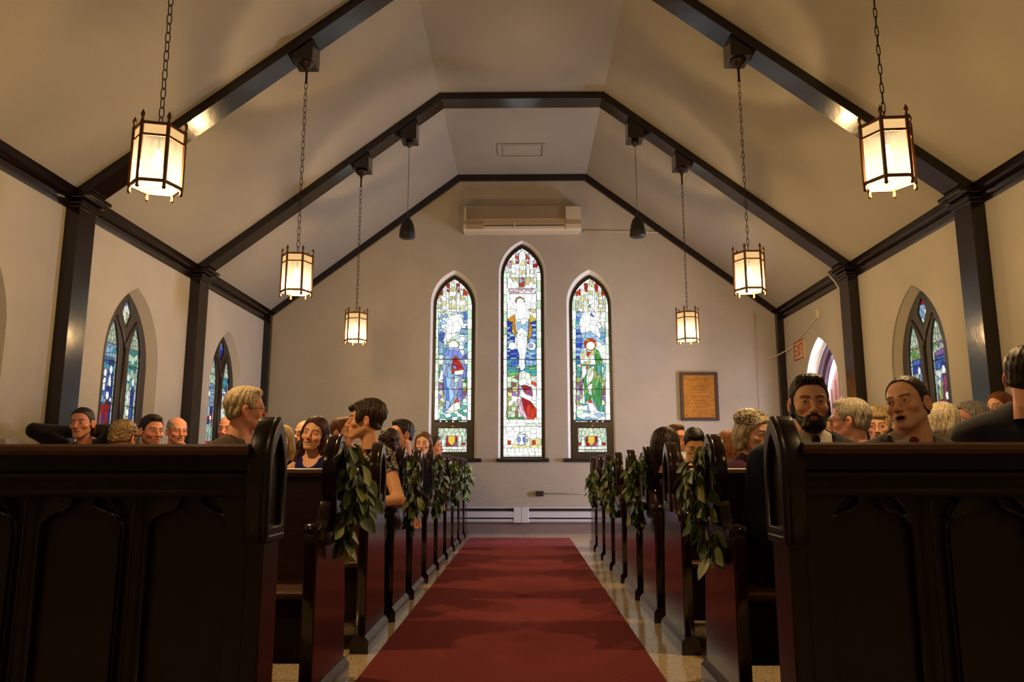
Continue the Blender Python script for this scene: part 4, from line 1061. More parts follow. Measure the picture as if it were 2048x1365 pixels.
# ---------------------------------------------------------------- people: implicit surfaces turned into meshes
def snets(fn, lo, hi, h):
    xs = [np.arange(lo[i], hi[i] + h, h, dtype=np.float32) for i in range(3)]
    X, Y, Z = np.meshgrid(*xs, indexing='ij'); V = fn(X, Y, Z).astype(np.float32); S = V < 0
    n = V.shape
    def sub(A, i, j, k): return A[i:n[0] - 1 + i, j:n[1] - 1 + j, k:n[2] - 1 + k]
    cnt8 = sum(sub(S, i, j, k).astype(np.int8) for i in (0, 1) for j in (0, 1) for k in (0, 1))
    cm = (cnt8 > 0) & (cnt8 < 8); ci = np.argwhere(cm)
    if len(ci) == 0: return np.zeros((0, 3)), np.zeros((0, 4), np.int32)
    acc = np.zeros((len(ci), 3)); cnt = np.zeros(len(ci))
    I, J, K = ci[:, 0], ci[:, 1], ci[:, 2]
    for ax in range(3):
        for a in (0, 1):
            for b in (0, 1):
                o = [a, b]; o.insert(ax, 0); p = list(o); p[ax] = 1
                va = V[I + o[0], J + o[1], K + o[2]]; vb = V[I + p[0], J + p[1], K + p[2]]
                m = (va < 0) != (vb < 0); t = np.where(m, va / np.where(m, va - vb, 1), 0)
                pos = np.tile(np.array(o, float), (len(ci), 1)); pos[:, ax] += t
                acc[m] += pos[m]; cnt[m] += 1
    verts = np.array(lo) + h * (ci + acc / cnt[:, None])
    gid = -np.ones(cm.shape, np.int64); gid[cm] = np.arange(len(ci)); Q = []
    for ax in range(3):
        A = [slice(None)] * 3; B = [slice(None)] * 3; A[ax] = slice(0, -1); B[ax] = slice(1, None)
        dm = S[tuple(A)] != S[tuple(B)]; o1, o2 = [k for k in range(3) if k != ax]
        e = np.argwhere(dm); e = e[(e[:, o1] > 0) & (e[:, o2] > 0) & (e[:, o1] < n[o1] - 1) & (e[:, o2] < n[o2] - 1)]
        def g(d1, d2):
            q = e.copy(); q[:, o1] += d1; q[:, o2] += d2; return gid[q[:, 0], q[:, 1], q[:, 2]]
        q = np.stack([g(-1, -1), g(0, -1), g(0, 0), g(-1, 0)], 1)
        s = S[e[:, 0], e[:, 1], e[:, 2]]
        if ax == 1: s = ~s
        q[~s] = q[~s][:, ::-1]; Q.append(q)
    return verts, np.concatenate(Q).astype(np.int32)

def ell(X, Y, Z, c, r):
    a, b, d = (X - c[0]) / r[0], (Y - c[1]) / r[1], (Z - c[2]) / r[2]
    k0 = np.sqrt(a * a + b * b + d * d) + 1e-9
    k1 = np.sqrt((a / r[0]) ** 2 + (b / r[1]) ** 2 + (d / r[2]) ** 2) + 1e-9
    return k0 * (k0 - 1) / k1
def cap(X, Y, Z, a, b, ra, rb=None):
    rb = ra if rb is None else rb
    d = np.array(b, float) - np.array(a, float); L = float((d * d).sum()) + 1e-12
    t = np.clip(((X - a[0]) * d[0] + (Y - a[1]) * d[1] + (Z - a[2]) * d[2]) / L, 0, 1)
    return np.sqrt((X - a[0] - t * d[0]) ** 2 + (Y - a[1] - t * d[1]) ** 2 + (Z - a[2] - t * d[2]) ** 2) - (ra + (rb - ra) * t)
def smin(a, b, k): h = np.clip(0.5 + 0.5 * (b - a) / k, 0, 1); return b * (1 - h) + a * h - k * h * (1 - h)
def smax(a, b, k): return -smin(-a, -b, k)

def head_sdf(X, Y, Z, expr='neutral', fem=0.0):
    """face looks towards -y; eyes at z = 0"""
    AX = np.abs(X)
    d = ell(X, Y, Z, (0, 0.014, 0.036), (0.0735, 0.093, 0.077))
    d = smin(d, ell(X, Y, Z, (0, -0.024, -0.002), (0.063, 0.060, 0.086)), 0.02)
    d = smin(d, ell(X, Y, Z, (0, -0.026, -0.058), (0.052 - 0.006 * fem, 0.052, 0.050)), 0.02)
    jaw = cap(AX, Y, Z, (0.050 - 0.005 * fem, 0.002, -0.052), (0.014, -0.066, -0.096), 0.017, 0.018); d = smin(d, jaw, 0.022)
    d = smin(d, ell(X, Y, Z, (0, -0.074, -0.099), (0.019, 0.017, 0.016)), 0.02)
    d = smin(d, ell(AX, Y, Z, (0.041, -0.055, -0.028), (0.022, 0.022, 0.018)), 0.018)
    d = smin(d, cap(AX, Y, Z, (0.0, -0.079, 0.018), (0.036, -0.071, 0.020), 0.011 - 0.003 * fem), 0.014)
    d = smax(d, -ell(AX, Y, Z, (0.0315, -0.094, -0.001), (0.019, 0.019, 0.013)), 0.010)
    d = smin(d, ell(AX, Y, Z, (0.0312, -0.0705, 0.0), (0.0128, 0.0128, 0.0128)), 0.002)
    lid = smin(cap(AX, Y, Z, (0.0455, -0.072, 0.0005), (0.032, -0.0840, 0.0072), 0.0028), cap(AX, Y, Z, (0.032, -0.0840, 0.0072), (0.018, -0.0765, 0.001), 0.0028), 0.003)
    low = smin(cap(AX, Y, Z, (0.045, -0.072, -0.001), (0.032, -0.0820, -0.0078), 0.0026), cap(AX, Y, Z, (0.032, -0.0820, -0.0078), (0.019, -0.0770, -0.002), 0.0026), 0.003)
    d = smin(d, smin(lid, low, 0.002), 0.003)
    d = smin(d, cap(X, Y, Z, (0, -0.082, 0.010), (0, -0.105, -0.031), 0.0075, 0.0095), 0.012)
    d = smin(d, ell(X, Y, Z, (0, -0.106, -0.035), (0.0115, 0.0115, 0.010)), 0.006)
    d = smin(d, ell(AX, Y, Z, (0.0125, -0.0955, -0.0385), (0.0075, 0.010, 0.0075)), 0.006)
    d = smax(d, -ell(AX, Y, Z, (0.0065, -0.1025, -0.0465), (0.0035, 0.005, 0.004)), 0.002)
    d = smin(d, ell(X, Y, Z, (0, -0.070, -0.066), (0.030, 0.024, 0.024)), 0.018)
    up = 0.007 if expr == 'smile' else 0.0; wd = 0.029 if expr == 'smile' else (0.0235 if expr == 'talk' else 0.0245)
    mz = -0.0655; op = 0.011 if expr == 'talk' else (0.005 if expr == 'smile' else 0.0)
    cy = -0.078 if expr == 'smile' else -0.081
    ul = smin(cap(AX, Y, Z, (wd, cy, mz + up), (0.008, -0.0915, mz + 0.0035), 0.0032, 0.0048), cap(AX, Y, Z, (0.008, -0.0915, mz + 0.0035), (0, -0.0922, mz + 0.0015), 0.0048), 0.003)
    ll = smin(cap(AX, Y, Z, (wd, cy, mz + up - 0.001), (0.010, -0.0895, mz - 0.0055 - op), 0.0030, 0.0055), cap(AX, Y, Z, (0.010, -0.0895, mz - 0.0055 - op), (0, -0.0905, mz - 0.0060 - op), 0.0058), 0.003)
    d = smin(d, smin(ul, ll, 0.001), 0.004)
    cut = smin(cap(AX, Y, Z, (wd * 0.95, cy - 0.006, mz + up), (0.008, -0.099, mz - 0.0012 - op / 2), 0.0022), cap(AX, Y, Z, (0.008, -0.099, mz - 0.0012 - op / 2), (0, -0.099, mz - 0.0012 - op / 2), 0.0022), 0.002)
    d = smax(d, -cut, 0.002)
    if op: d = smax(d, -ell(X, Y, Z, (0, -0.094, mz - op / 2 + up * 0.2), (wd * 0.74, 0.022, op * 0.62)), 0.002)
    if expr == 'smile':
        d = smin(d, ell(AX, Y, Z, (0.038, -0.066, -0.034), (0.017, 0.016, 0.014)), 0.012)
    # ears
    c_, s_ = math.cos(0.35), math.sin(0.35)
    ex, ey, ez = AX - 0.0765, (Y - 0.012), Z + 0.012
    ex2 = ex * math.cos(0.45) - ey * math.sin(0.45); ey2 = ex * math.sin(0.45) + ey * math.cos(0.45)
    ear = ell(ex2, ey2, ez, (0, 0, 0), (0.0075, 0.019, 0.032))
    ear = smax(ear, -ell(ex2, ey2, ez, (0.008, -0.002, 0.004), (0.0065, 0.011, 0.019)), 0.003)
    d = smin(d, ear, 0.006)
    d = smin(d, cap(X, Y, Z, (0, 0.022, -0.060), (0, 0.040, -0.19), 0.054 - 0.009 * fem, 0.057 - 0.010 * fem), 0.022)
    return d
HEADS = {}
def head_base(expr, fem, h):
    k = (expr, fem, h)
    if k not in HEADS: HEADS[k] = snets(lambda X, Y, Z: head_sdf(X, Y, Z, expr, fem), (-0.096, -0.125, -0.175), (0.096, 0.118, 0.122), h)
    return HEADS[k]

def skl(c): return tuple(min(0.85, v * k) for v, k in zip(lin(c), (1.62, 1.72, 1.85)))
def head_colour(V, P):
    x, y, z = V[:, 0], V[:, 1], V[:, 2]; ax = np.abs(x)
    sk = np.array(skl(P['skin'])); C = np.tile(sk, (len(V), 1)).astype(np.float32)
    def blend(m, c): m = np.clip(m, 0, 1)[:, None]; C[:] = C * (1 - m) + np.array(c) * m
    rosy = sk * np.array([1.06, 0.80, 0.76])
    blend(0.6 * np.exp(-(((ax - 0.040) / 0.020) ** 2 + ((z + 0.035) / 0.018) ** 2)) * (y < -0.03), rosy)
    blend(0.5 * np.exp(-((ax / 0.014) ** 2 + ((z + 0.034) / 0.012) ** 2)) * (y < -0.085), rosy)
    blend(0.6 * (ax > 0.074) * (np.abs(z + 0.012) < 0.034), rosy)
    ex = P.get('expr', 'neutral'); up = 0.007 if ex == 'smile' else 0; wd = 0.029 if ex == 'smile' else (0.0235 if ex == 'talk' else 0.0245); op = 0.011 if ex == 'talk' else (0.005 if ex == 'smile' else 0)
    mzc = -0.0655 - op / 2 + up * (ax / wd) ** 2
    hl = 0.0085 + op * 0.62
    lip = (1 - (ax / (wd + 0.002)) ** 2 - ((z - mzc) / hl) ** 2)
    blend(np.clip(lip * 6, 0, 1) * (y < -0.070) * 0.75, lin(P.get('lip', (150, 82, 72))))
    if ex == 'smile': blend(np.clip((1 - (ax / (wd * 0.72)) ** 2 - ((z - mzc) / 0.0036) ** 2) * 8, 0, 1) * (y < -0.05), lin((225, 214, 200)))
    if ex == 'talk': blend(np.clip((1 - (ax / (wd * 0.74)) ** 2 - ((z - mzc) / 0.011) ** 2) * 8, 0, 1) * (y < -0.05) * (y > -0.086), lin((50, 18, 16)))
    else: blend(np.exp(-((z - (-0.0667 + up * (ax / wd) ** 2)) / 0.0016) ** 2) * (ax < wd) * (y < -0.072) * (0 if ex == 'smile' else 0.75), lin((70, 30, 28)))
    bz = 0.0185 + 0.004 * np.sin(np.clip((ax - 0.012) / 0.038, 0, 1) * 2.4)
    blend(np.clip(1.6 * np.exp(-((z - bz) / P.get('browt', 0.0036)) ** 2) * (ax > 0.010) * (ax < 0.049) * (y < -0.05), 0, 1) * 0.85, lin(P['brow']))
    g = P.get('gaze', (0, 0)); R = 0.0128
    dx, dy, dz = ax - 0.0312, y + 0.0705, z
    onball = np.sqrt(dx * dx + dy * dy + dz * dz) < R + 0.0012
    lidz = np.clip(1 - (dx / 0.0125) ** 2, 0, 1) * P.get('eyeo', 0.0068)
    vis = onball & (z < lidz) & (z > -lidz * 0.95) & (dy < -0.004)
    blend(vis * 0.9, lin((205, 196, 188)))
    sx = np.sign(x); gx = g[0] * sx
    rr = np.sqrt((dx - gx * 0.005) ** 2 + (dz - g[1] * 0.004) ** 2)
    blend((vis & (rr < 0.0062)) * 1.0, lin(P.get('iris', (70, 50, 36)))); blend((vis & (rr < 0.0030)) * 1.0, (0.004, 0.004, 0.004))
    blend(np.exp(-((z - lidz - 0.0012) / 0.0012) ** 2) * (np.abs(dx) < 0.0135) * (dy < -0.004) * 0.8, lin((45, 28, 24)))
    if P.get('stubble'):
        m = np.clip((-0.030 - z) / 0.02, 0, 1) * (y < 0.02) * (1 - np.clip(lip * 4, 0, 1)) * np.clip((ax + 0.9 * np.maximum(0, -0.05 - z) - 0.012) / 0.02, 0.25, 1) * (z > -0.118)
        blend(m * P['stubble'], lin(P['brow']))
    if P.get('old'):
        wr = 0.5 + 0.5 * np.sin(z * 900 + 2 * np.sin(x * 60)); blend(wr * (z > 0.035) * (z < 0.08) * (y < -0.05) * 0.22, sk * 0.72)
        blend(np.exp(-((ax - 0.028 - 0.35 * (-0.045 - z)) / 0.0025) ** 2) * (z < -0.038) * (z > -0.07) * (y < -0.06) * 0.45, sk * 0.6)
    return C
HL_DEF = [(0, 0.072), (25, 0.070), (42, 0.058), (58, 0.030), (72, -0.006), (84, -0.008), (90, 0.020), (112, 0.014), (125, -0.040), (180, -0.062)]
def hair_sdf(st, P):
    hl = P.get('hl', HL_DEF); th = P.get('thick', 0.009); ha, hz = [a for a, _ in hl], [z for _, z in hl]; amp = P.get('amp', 0.0016)
    def fn(X, Y, Z):
        AX = np.abs(X); ang = np.degrees(np.arctan2(AX, -(Y - 0.0)))
        H = np.interp(ang, ha, hz); cut = (H - Z) * 0.75
        rid = amp * np.sin(26 * np.arctan2(X, Y + 0.03) + 60 * Z + 3 * np.sin(40 * X)) + amp * 0.8 * np.sin(55 * np.arctan2(X, Y + 0.05) - 90 * Z + 2 * np.sin(70 * Y))
        tx = th * (0.28 if st in ('short', 'slick', 'bald', 'updo') else 1.0)
        base = ell(X, Y, Z, (0, 0.014, 0.037), (0.0735 + tx, 0.093 + th * .8, 0.077 + th * 1.15))
        base = smin(base, ell(X, Y, Z, (0, -0.02, 0.012), (0.063 + tx * .6, 0.061 + th * .5, 0.078 + th)), 0.02)
        if st in ('short', 'crop', 'bald'):
            lowb = ell(X, Y, Z, (0, 0.030, -0.022), (0.066 + th * .6, 0.062 + th * .6, 0.060)); base = smin(base, lowb, 0.02)
            if st == 'short':
                base = smin(base, ell(X, Y, Z, (0, -0.030, 0.096), (0.054, 0.050, 0.022)), 0.02)
            d = smax(base + rid, cut, 0.008)
            if st == 'bald': d = smax(d, -ell(X, Y, Z, (0, -0.03, 0.13), (0.075, 0.10, 0.095)), 0.006)
        elif st == 'slick':
            base = smin(base, ell(X, Y, Z, (0, 0.030, -0.022), (0.070, 0.070, 0.060)), 0.02)
            d = smax(base + rid, cut, 0.008); d = smin(d, ell(X, Y, Z, (0, 0.125, -0.01), (0.030, 0.028, 0.030)) + rid, 0.012)
        elif st == 'updo':
            base = smin(base, ell(X, Y, Z, (0, 0.030, -0.018), (0.072, 0.070, 0.062)), 0.02)
            d = smax(base + rid, cut, 0.006); d = smin(d, ell(X, Y, Z, (0.0, 0.118, -0.025), (0.042, 0.035, 0.040)) + rid * 2, 0.012)
        elif st == 'pixie':
            base = smin(base, ell(X, Y, Z, (0, 0.045, 0.045), (0.086, 0.085, 0.080)), 0.02)
            base = smin(base, ell(X, Y, Z, (0, 0.052, -0.045), (0.060, 0.045, 0.060)), 0.02)
            d = smax(base + rid * 1.6, cut, 0.006)
            d = smin(d, smax(ell(AX, Y, Z, (0.066, -0.035, 0.012), (0.016, 0.020, 0.040)) + rid, -(Z + 0.03), 0.01), 0.008)
            d = smin(d, ell(X, Y, Z, (0.01, -0.078, 0.066), (0.050, 0.018, 0.020)) + rid, 0.01)
        elif st == 'curly':
            cur = 0.004 * np.sin(95 * X + 3 * np.sin(60 * Z)) * np.sin(90 * Y + 2) * np.sin(95 * Z + 1)
            base = smin(base, ell(X, Y, Z, (0, 0.035, -0.02), (0.078, 0.072, 0.068)), 0.02); d = smax(base + cur * 1.6, cut, 0.006)
        else:   # long / bob
            zl = P.get('len', -0.20); tk = P.get('side', 0.030)
            cur = 0.0
            if st == 'wavy': cur = 0.006 * np.sin(70 * Z + 14 * X + 3 * np.sin(30 * Y))
            sd = smin(cap(AX + cur, Y, Z, (0.070, 0.004, 0.035), (0.078, 0.010, zl * 0.45), tk * 0.72, tk), cap(AX + cur, Y, Z, (0.078, 0.010, zl * 0.45), (0.082 if st != 'bob' else 0.066, 0.012, zl), tk, tk * 0.75), 0.02)
            bk = smin(ell(X, Y, Z, (0, 0.050, -0.01), (0.080, 0.062, 0.090)), cap(AX, Y, Z, (0.03, 0.068, -0.03), (0.045, 0.062, zl), 0.046, 0.030), 0.03)
            d = smin(smin(smax(base, cut, 0.006), sd, 0.02), bk, 0.025) + rid
            face = ell(X, Y, Z, (P.get('part', 0.0), -0.105, -0.020), (0.062 + P.get('open', 0), 0.085, 0.098)); d = smax(d, -face, 0.006)
            if st == 'bob': d = smax(d, zl - 0.012 - Z, 0.02)
        return d
    return fn

def torso_prims(P):
    """neck base at the origin, seat at z=-hs; returns sdf(X,Y,Z,offset)"""
    w = P['w']; hs = P['hs']; k = hs / 0.66
    sh = 0.135 * w; up = P.get('shrug', 0)
    arms = P['arms']
    def body(X, Y, Z):
        d = ell(X, Y, Z, (0, 0.002, -0.20 * k), (0.165 * w, 0.108 * w, 0.20 * k))
        AX = np.abs(X)
        d = smin(d, cap(X, Y, Z, (-sh, 0.01, -0.085), (sh, 0.01, -0.085), 0.058 * w), 0.05)
        d = smin(d, cap(AX, Y, Z, (0.10 * w, 0.015, -0.06), (0.02, 0.02, 0.0), 0.042 * w, 0.045 * w), 0.04)
        d = smin(d, ell(X, Y, Z, (0, 0.0, -0.42 * k), (0.150 * w, 0.118 * w, 0.17 * k)), 0.06)
        d = smin(d, ell(X, Y, Z, (0, 0.02, -0.56 * k), (0.18 * w, 0.135, 0.10 * k)), 0.05)
        if P.get('bust'): d = smin(d, ell(AX, Y, Z, (0.068, -0.085, -0.215 * k), (0.062, 0.055, 0.062)), 0.03)
        return d
    def arm(X, Y, Z, r0=0.052, r1=0.041, r2=0.030, wr=True):
        d = None
        for s in (-1, 1):
            S_, E_, W_ = arms[s]
            a = smin(cap(X, Y, Z, S_, E_, r0 * w, r1 * w), cap(X, Y, Z, E_, W_, r1 * w, r2), 0.012) if wr else cap(X, Y, Z, S_, E_, r0 * w, r1 * w)
            d = a if d is None else np.minimum(d, a)
        return d
    return body, arm
def default_arms(w, hs):
    k = hs / 0.66
    return {s: ((s * 0.178 * w, 0.01, -0.105), (s * 0.215 * w, 0.0, -0.39 * k), (s * 0.075, -0.235, -0.50 * k)) for s in (-1, 1)}
def hand_sdf(X, Y, Z):
    """palm at the origin, wrist at -x, fingers to +x, thumb side +y, slightly curled towards -z"""
    d = ell(X, Y, Z, (0.035, 0.0, 0.0), (0.052, 0.040, 0.015))
    d = smin(d, cap(X, Y, Z, (-0.03, 0, 0), (0.02, 0, 0), 0.024, 0.026), 0.02)
    for y0, L, dy in ((0.030, 0.070, 0.008), (0.010, 0.080, 0.002), (-0.010, 0.074, -0.003), (-0.030, 0.058, -0.009)):
        a = (0.075, y0, 0.0); b = (0.075 + L * 0.48, y0 + dy * 0.6, -0.012); c = (0.075 + L * 0.85, y0 + dy, -0.034)
        d = smin(d, smin(cap(X, Y, Z, a, b, 0.0095, 0.0088), cap(X, Y, Z, b, c, 0.0088, 0.0072), 0.004), 0.006)
    d = smin(d, smin(cap(X, Y, Z, (0.010, 0.030, -0.004), (0.045, 0.058, -0.014), 0.013, 0.0105), cap(X, Y, Z, (0.045, 0.058, -0.014), (0.072, 0.060, -0.020), 0.0105, 0.0085), 0.006), 0.012)
    return d
HAND = snets(hand_sdf, (-0.06, -0.055, -0.06), (0.17, 0.085, 0.03), 0.0038)

def frame_from(d, up):
    x = Vector(d).normalized(); u = Vector(up); y = u.cross(x)
    if y.length < 1e-3: y = Vector((1, 0, 0)).cross(x)
    y.normalize(); z = x.cross(y); return Matrix((x, y, z)).transposed()
def xf(V, Mx, t): return V @ np.array(Mx.to_3x3().transposed()) + np.array(t)

MATS_C = {}
def cloth(rgb, rough=0.85, sheen=0.15, var=0.12, pat=None):
    k = (rgb, rough, pat)
    if k in MATS_C: return MATS_C[k]
    m = mat('cloth_%d_%d_%d' % rgb, rgb, rough, bump=0.15, bscale=500, var=var, vscale=60, spec=0.2, sheen=sheen)
    if pat == 'swirl':
        nt = m.node_tree; b = nt.nodes['Principled BSDF']; tc = nt.nodes.new('ShaderNodeTexCoord')
        n = nt.nodes.new('ShaderNodeTexNoise'); n.inputs['Scale'].default_value = 12; n.inputs['Detail'].default_value = 1.5; n.inputs['Distortion'].default_value = 2.2
        nt.links.new(tc.outputs['Object'], n.inputs['Vector'])
        a = nt.nodes.new('ShaderNodeMath'); a.operation = 'SUBTRACT'; a.inputs[1].default_value = 0.5; nt.links.new(n.outputs['Fac'], a.inputs[0])
        c = nt.nodes.new('ShaderNodeMath'); c.operation = 'ABSOLUTE'; nt.links.new(a.outputs[0], c.inputs[0])
        r = nt.nodes.new('ShaderNodeValToRGB'); e = r.color_ramp.elements
        e[0].position = 0.030; e[0].color = (0.62, 0.58, 0.50, 1); e[1].position = 0.042; e[1].color = (0.012, 0.012, 0.014, 1)
        nt.links.new(c.outputs[0], r.inputs[0]); nt.links.new(r.outputs[0], b.inputs['Base Color'])
    if pat == 'sequin':
        nt = m.node_tree; b = nt.nodes['Principled BSDF']; tc = nt.nodes.new('ShaderNodeTexCoord')
        v = nt.nodes.new('ShaderNodeTexVoronoi'); v.inputs['Scale'].default_value = 150; nt.links.new(tc.outputs['Object'], v.inputs['Vector'])
        r = nt.nodes.new('ShaderNodeValToRGB'); e = r.color_ramp.elements; e[0].position = 0.35; e[0].color = (*lin((60, 48, 34)), 1); e[1].position = 0.75; e[1].color = (*lin((225, 208, 176)), 1)
        sp = nt.nodes.new('ShaderNodeSeparateColor'); nt.links.new(v.outputs['Color'], sp.inputs[0]); nt.links.new(sp.outputs[1], r.inputs[0]); nt.links.new(r.outputs[0], b.inputs['Base Color'])
    MATS_C[k] = m; return m
HM = {}
def hair_mat(rgb, rgb2=None):
    k = (rgb, rgb2)
    if k in HM: return HM[k]
    m = bpy.data.materials.new('hair'); m.use_nodes = True; nt = m.node_tree; b = nt.nodes['Principled BSDF']
    b.inputs['Roughness'].default_value = 0.45; b.inputs['Specular IOR Level'].default_value = 0.35
    tc = nt.nodes.new('ShaderNodeTexCoord'); mp = nt.nodes.new('ShaderNodeMapping'); mp.inputs['Scale'].default_value = (1, 1, 0.18)
    nt.links.new(tc.outputs['Object'], mp.inputs[0])
    n = nt.nodes.new('ShaderNodeTexNoise'); n.inputs['Scale'].default_value = 210; n.inputs['Detail'].default_value = 3; n.inputs['Distortion'].default_value = 0.6
    nt.links.new(mp.outputs[0], n.inputs['Vector'])
    r = nt.nodes.new('ShaderNodeValToRGB'); c1 = lin(rgb); c2 = lin(rgb2) if rgb2 else tuple(v * 0.38 for v in c1); e = r.color_ramp.elements
    e[0].position = 0.38; e[0].color = (*c2, 1); e[1].position = 0.62; e[1].color = (*c1, 1)
    nt.links.new(n.outputs['Fac'], r.inputs[0]); nt.links.new(r.outputs[0], b.inputs['Base Color'])
    bp = nt.nodes.new('ShaderNodeBump'); bp.inputs['Strength'].default_value = 0.5; bp.inputs['Distance'].default_value = 0.004
    nt.links.new(n.outputs['Fac'], bp.inputs['Height']); nt.links.new(bp.outputs[0], b.inputs['Normal'])
    HM[k] = m; return m
M['skin'] = attr_mat('skin', 0.52, spec=0.3, bump=0.08, bscale=420)
M['lens'] = emit_mat('lens', (1, 1, 1), 0.0, 0.93)
M['wire'] = mat('spectacle_frame', (58, 42, 34), 0.35, metal=0.3)
M['silverwire'] = mat('spectacle_wire', (150, 135, 110), 0.3, metal=0.9)

def person(label, pos, yaw=0, pitch=0, roll=0, tyaw=None, s=1.0, w=1.0, res=0.003, skin=(196, 142, 112), brow=(60, 42, 30), hair=None, hcol=(60, 40, 28), hcol2=None,
           outfit=None, glasses=None, beard=None, lean=0.0, arms=None, warms=None, offset=(0, 0), **kw):
    """pos = world position of the point between the eyes' level inside the head; angles in degrees, yaw 0 faces the camera, positive turns to the viewer's right"""
    P = dict(skin=skin, brow=brow, **kw); fem = kw.get('fem', 0.0)
    tyaw = yaw * 0.35 if tyaw is None else tyaw
    pos = Vector(pos); yaw = yaw + math.degrees(math.atan2(-pos.x, pos.y))     # yaw is given as seen from the camera
    row = min(ROWS, key=lambda r_: abs(r_ + 0.21 - pos.y))
    root = empty('person', (math.copysign(max(abs(pos.x), 1.12), pos.x) + offset[0], row + 0.25, 0), math.radians(tyaw)); tag(root, label, 'person', None)
    inv = Matrix.Rotation(-math.radians(tyaw), 3, 'Z')
    hp = inv @ (pos - Vector(root.location))                   # head centre in the person's frame
    Rh = Matrix.Rotation(math.radians(yaw - tyaw), 3, 'Z') @ Matrix.Rotation(math.radians(roll), 3, 'Y') @ Matrix.Rotation(math.radians(pitch), 3, 'X')
    # positive pitch lowers the chin
    HV, HQ = head_base(kw.get('expr', 'neutral'), fem, res)
    fs = kw.get('fscale', (1, 1, 1))
    hc = head_colour(HV, P)
    hv = xf(HV * s * np.array(fs), Rh, hp)
    # neck base
    nb = Vector((hp.x * 0.5, min(0.0, hp.y + 0.10), hp.z - 0.145 * s))
    hs = max(0.5, nb.z - 0.452); P['w'] = w; P['hs'] = hs; k = hs / 0.66
    P['arms'] = arms or default_arms(w, hs)
    for sg, pts in (warms or {}).items(): P['arms'][sg] = tuple(tuple(inv @ (Vector(p) - Vector(root.location)) - nb) for p in pts)
    body, arm = torso_prims(P)
    r2 = 0.011
    def bfn(X, Y, Z):
        d = smin(body(X, Y, Z), arm(X, Y, Z), 0.02)
        return smin(d, cap(X, Y, Z, (0, 0.018, -0.03), (hp.x - nb.x, hp.y - nb.y + 0.02, 0.07 * s), 0.056 - 0.008 * fem, 0.050 - 0.008 * fem), 0.03)
    ax = [abs(c) for a in P['arms'].values() for q in a for c in (q[0],)]
    xm = max(0.30 * w, max(ax) + 0.07); ym = max(0.19, max(abs(q[1]) for a in P['arms'].values() for q in a) + 0.07); zt = max(0.09, max(q[2] for a in P['arms'].values() for q in a) + 0.07)
    lo, hi = (-xm, -ym, -0.68 * k), (xm, ym, zt)
    BV, BQ = snets(bfn, lo, hi, r2)
    BV = BV + np.array(nb)
    Vs = [hv, BV]; Qs = [HQ, BQ + len(hv)]; n = len(hv) + len(BV)
    for sg in (-1, 1):      # hands
        S_, E_, W_ = P['arms'][sg]; d = Vector(W_) - Vector(E_)
        up = kw.get('handup', {}).get(sg, (0, 0, 1)); Fm = frame_from(d, up)
        hv2 = HAND[0] * np.array([1, -sg, 1]); q = HAND[1] if sg < 0 else HAND[1][:, ::-1]
        hv2 = xf(hv2, Fm, Vector(W_) + nb + d.normalized() * 0.02); Vs.append(hv2); Qs.append(q + n); n += len(hv2)
    # legs, bent at the knee
    def lfn(X, Y, Z, off=0.0):
        d = None; zk = -hs + 0.075
        for sg in (-1, 1):
            a = cap(X, Y, Z, (sg * 0.085, 0.0, zk), (sg * 0.11, -0.30, zk + 0.01), 0.078, 0.058); b = cap(X, Y, Z, (sg * 0.11, -0.30, zk + 0.01), (sg * 0.11, -0.24, -nb.z + 0.09), 0.055, 0.038)
            c = cap(X, Y, Z, (sg * 0.11, -0.24, -nb.z + 0.05), (sg * 0.12, -0.37, -nb.z + 0.04), 0.040, 0.034)
            e = smin(smin(a, b, 0.03), c, 0.02); d = e if d is None else np.minimum(d, e)
        return d - off
    LV, LQ = snets(lfn, (-0.21, -0.42, -nb.z - 0.01), (0.21, 0.1, -hs + 0.17), 0.02)
    unrot = Matrix.Rotation(-math.radians(tyaw), 3, 'Z')     # the legs stay square to the pew
    Vs.append(xf(LV, unrot, nb)); Qs.append(LQ + n)
    V = np.concatenate(Vs); Q = np.concatenate(Qs)
    C = np.tile(np.array(skl(skin)) * 0.98, (len(V), 1)).astype(np.float32); C[:len(hc)] = hc
    link('body', np_mesh('body', V, Q, True, C), M['skin'], root)
    # clothes
    O = outfit or {}
    kind = O.get('kind', 'suit'); gs = O.get('res', 0.009)
    def top(X, Y, Z, off): return smin(body(X, Y, Z), arm(X, Y, Z, 0.056, 0.048, 0.040), 0.02) - off
    def neckcap(X, Y, Z, r, z1): return cap(X, Y, Z, (0, 0.020, -0.03), ((hp.x - nb.x) * 0.4, (hp.y - nb.y) * 0.25 + 0.012, z1), r, r - 0.003)
    if kind == 'suit':
        zv = -0.27
        def vee(X, Y, Z): return np.maximum(np.maximum(np.abs(X) - 0.30 * (Z - zv), Y - 0.0), zv - Z)
        def jf(X, Y, Z):
            d = top(X, Y, Z, 0.012 + 0.002 * np.sin(30 * X + 20 * Z) * (Z < -0.2))
            lap = np.maximum(np.maximum(body(X, Y, Z) - 0.019, np.abs(np.abs(X) - 0.30 * (Z - zv) - 0.020) - 0.024), Y + 0.01); d = np.minimum(d, lap)
            col = np.maximum(np.maximum(neckcap(X, Y, Z, 0.070, 0.012), Z - 0.026 + 0.3 * np.maximum(0, -Y)), -0.05 - Z); d = smin(d, col, 0.01)
            d = np.maximum(d, -vee(X, Y, Z)); d = np.maximum(d, -cap(X, Y, Z, (0, 0.018, -0.02), (0, 0.0, 0.2), 0.058))
            return d
        V2, Q2 = snets(jf, (lo[0] - .02, lo[1] - .02, lo[2]), (hi[0] + .02, hi[1] + .02, hi[2]), gs)
        link('jacket', np_mesh('jacket', V2 + np.array(nb), Q2), cloth(O['jacket']), root)
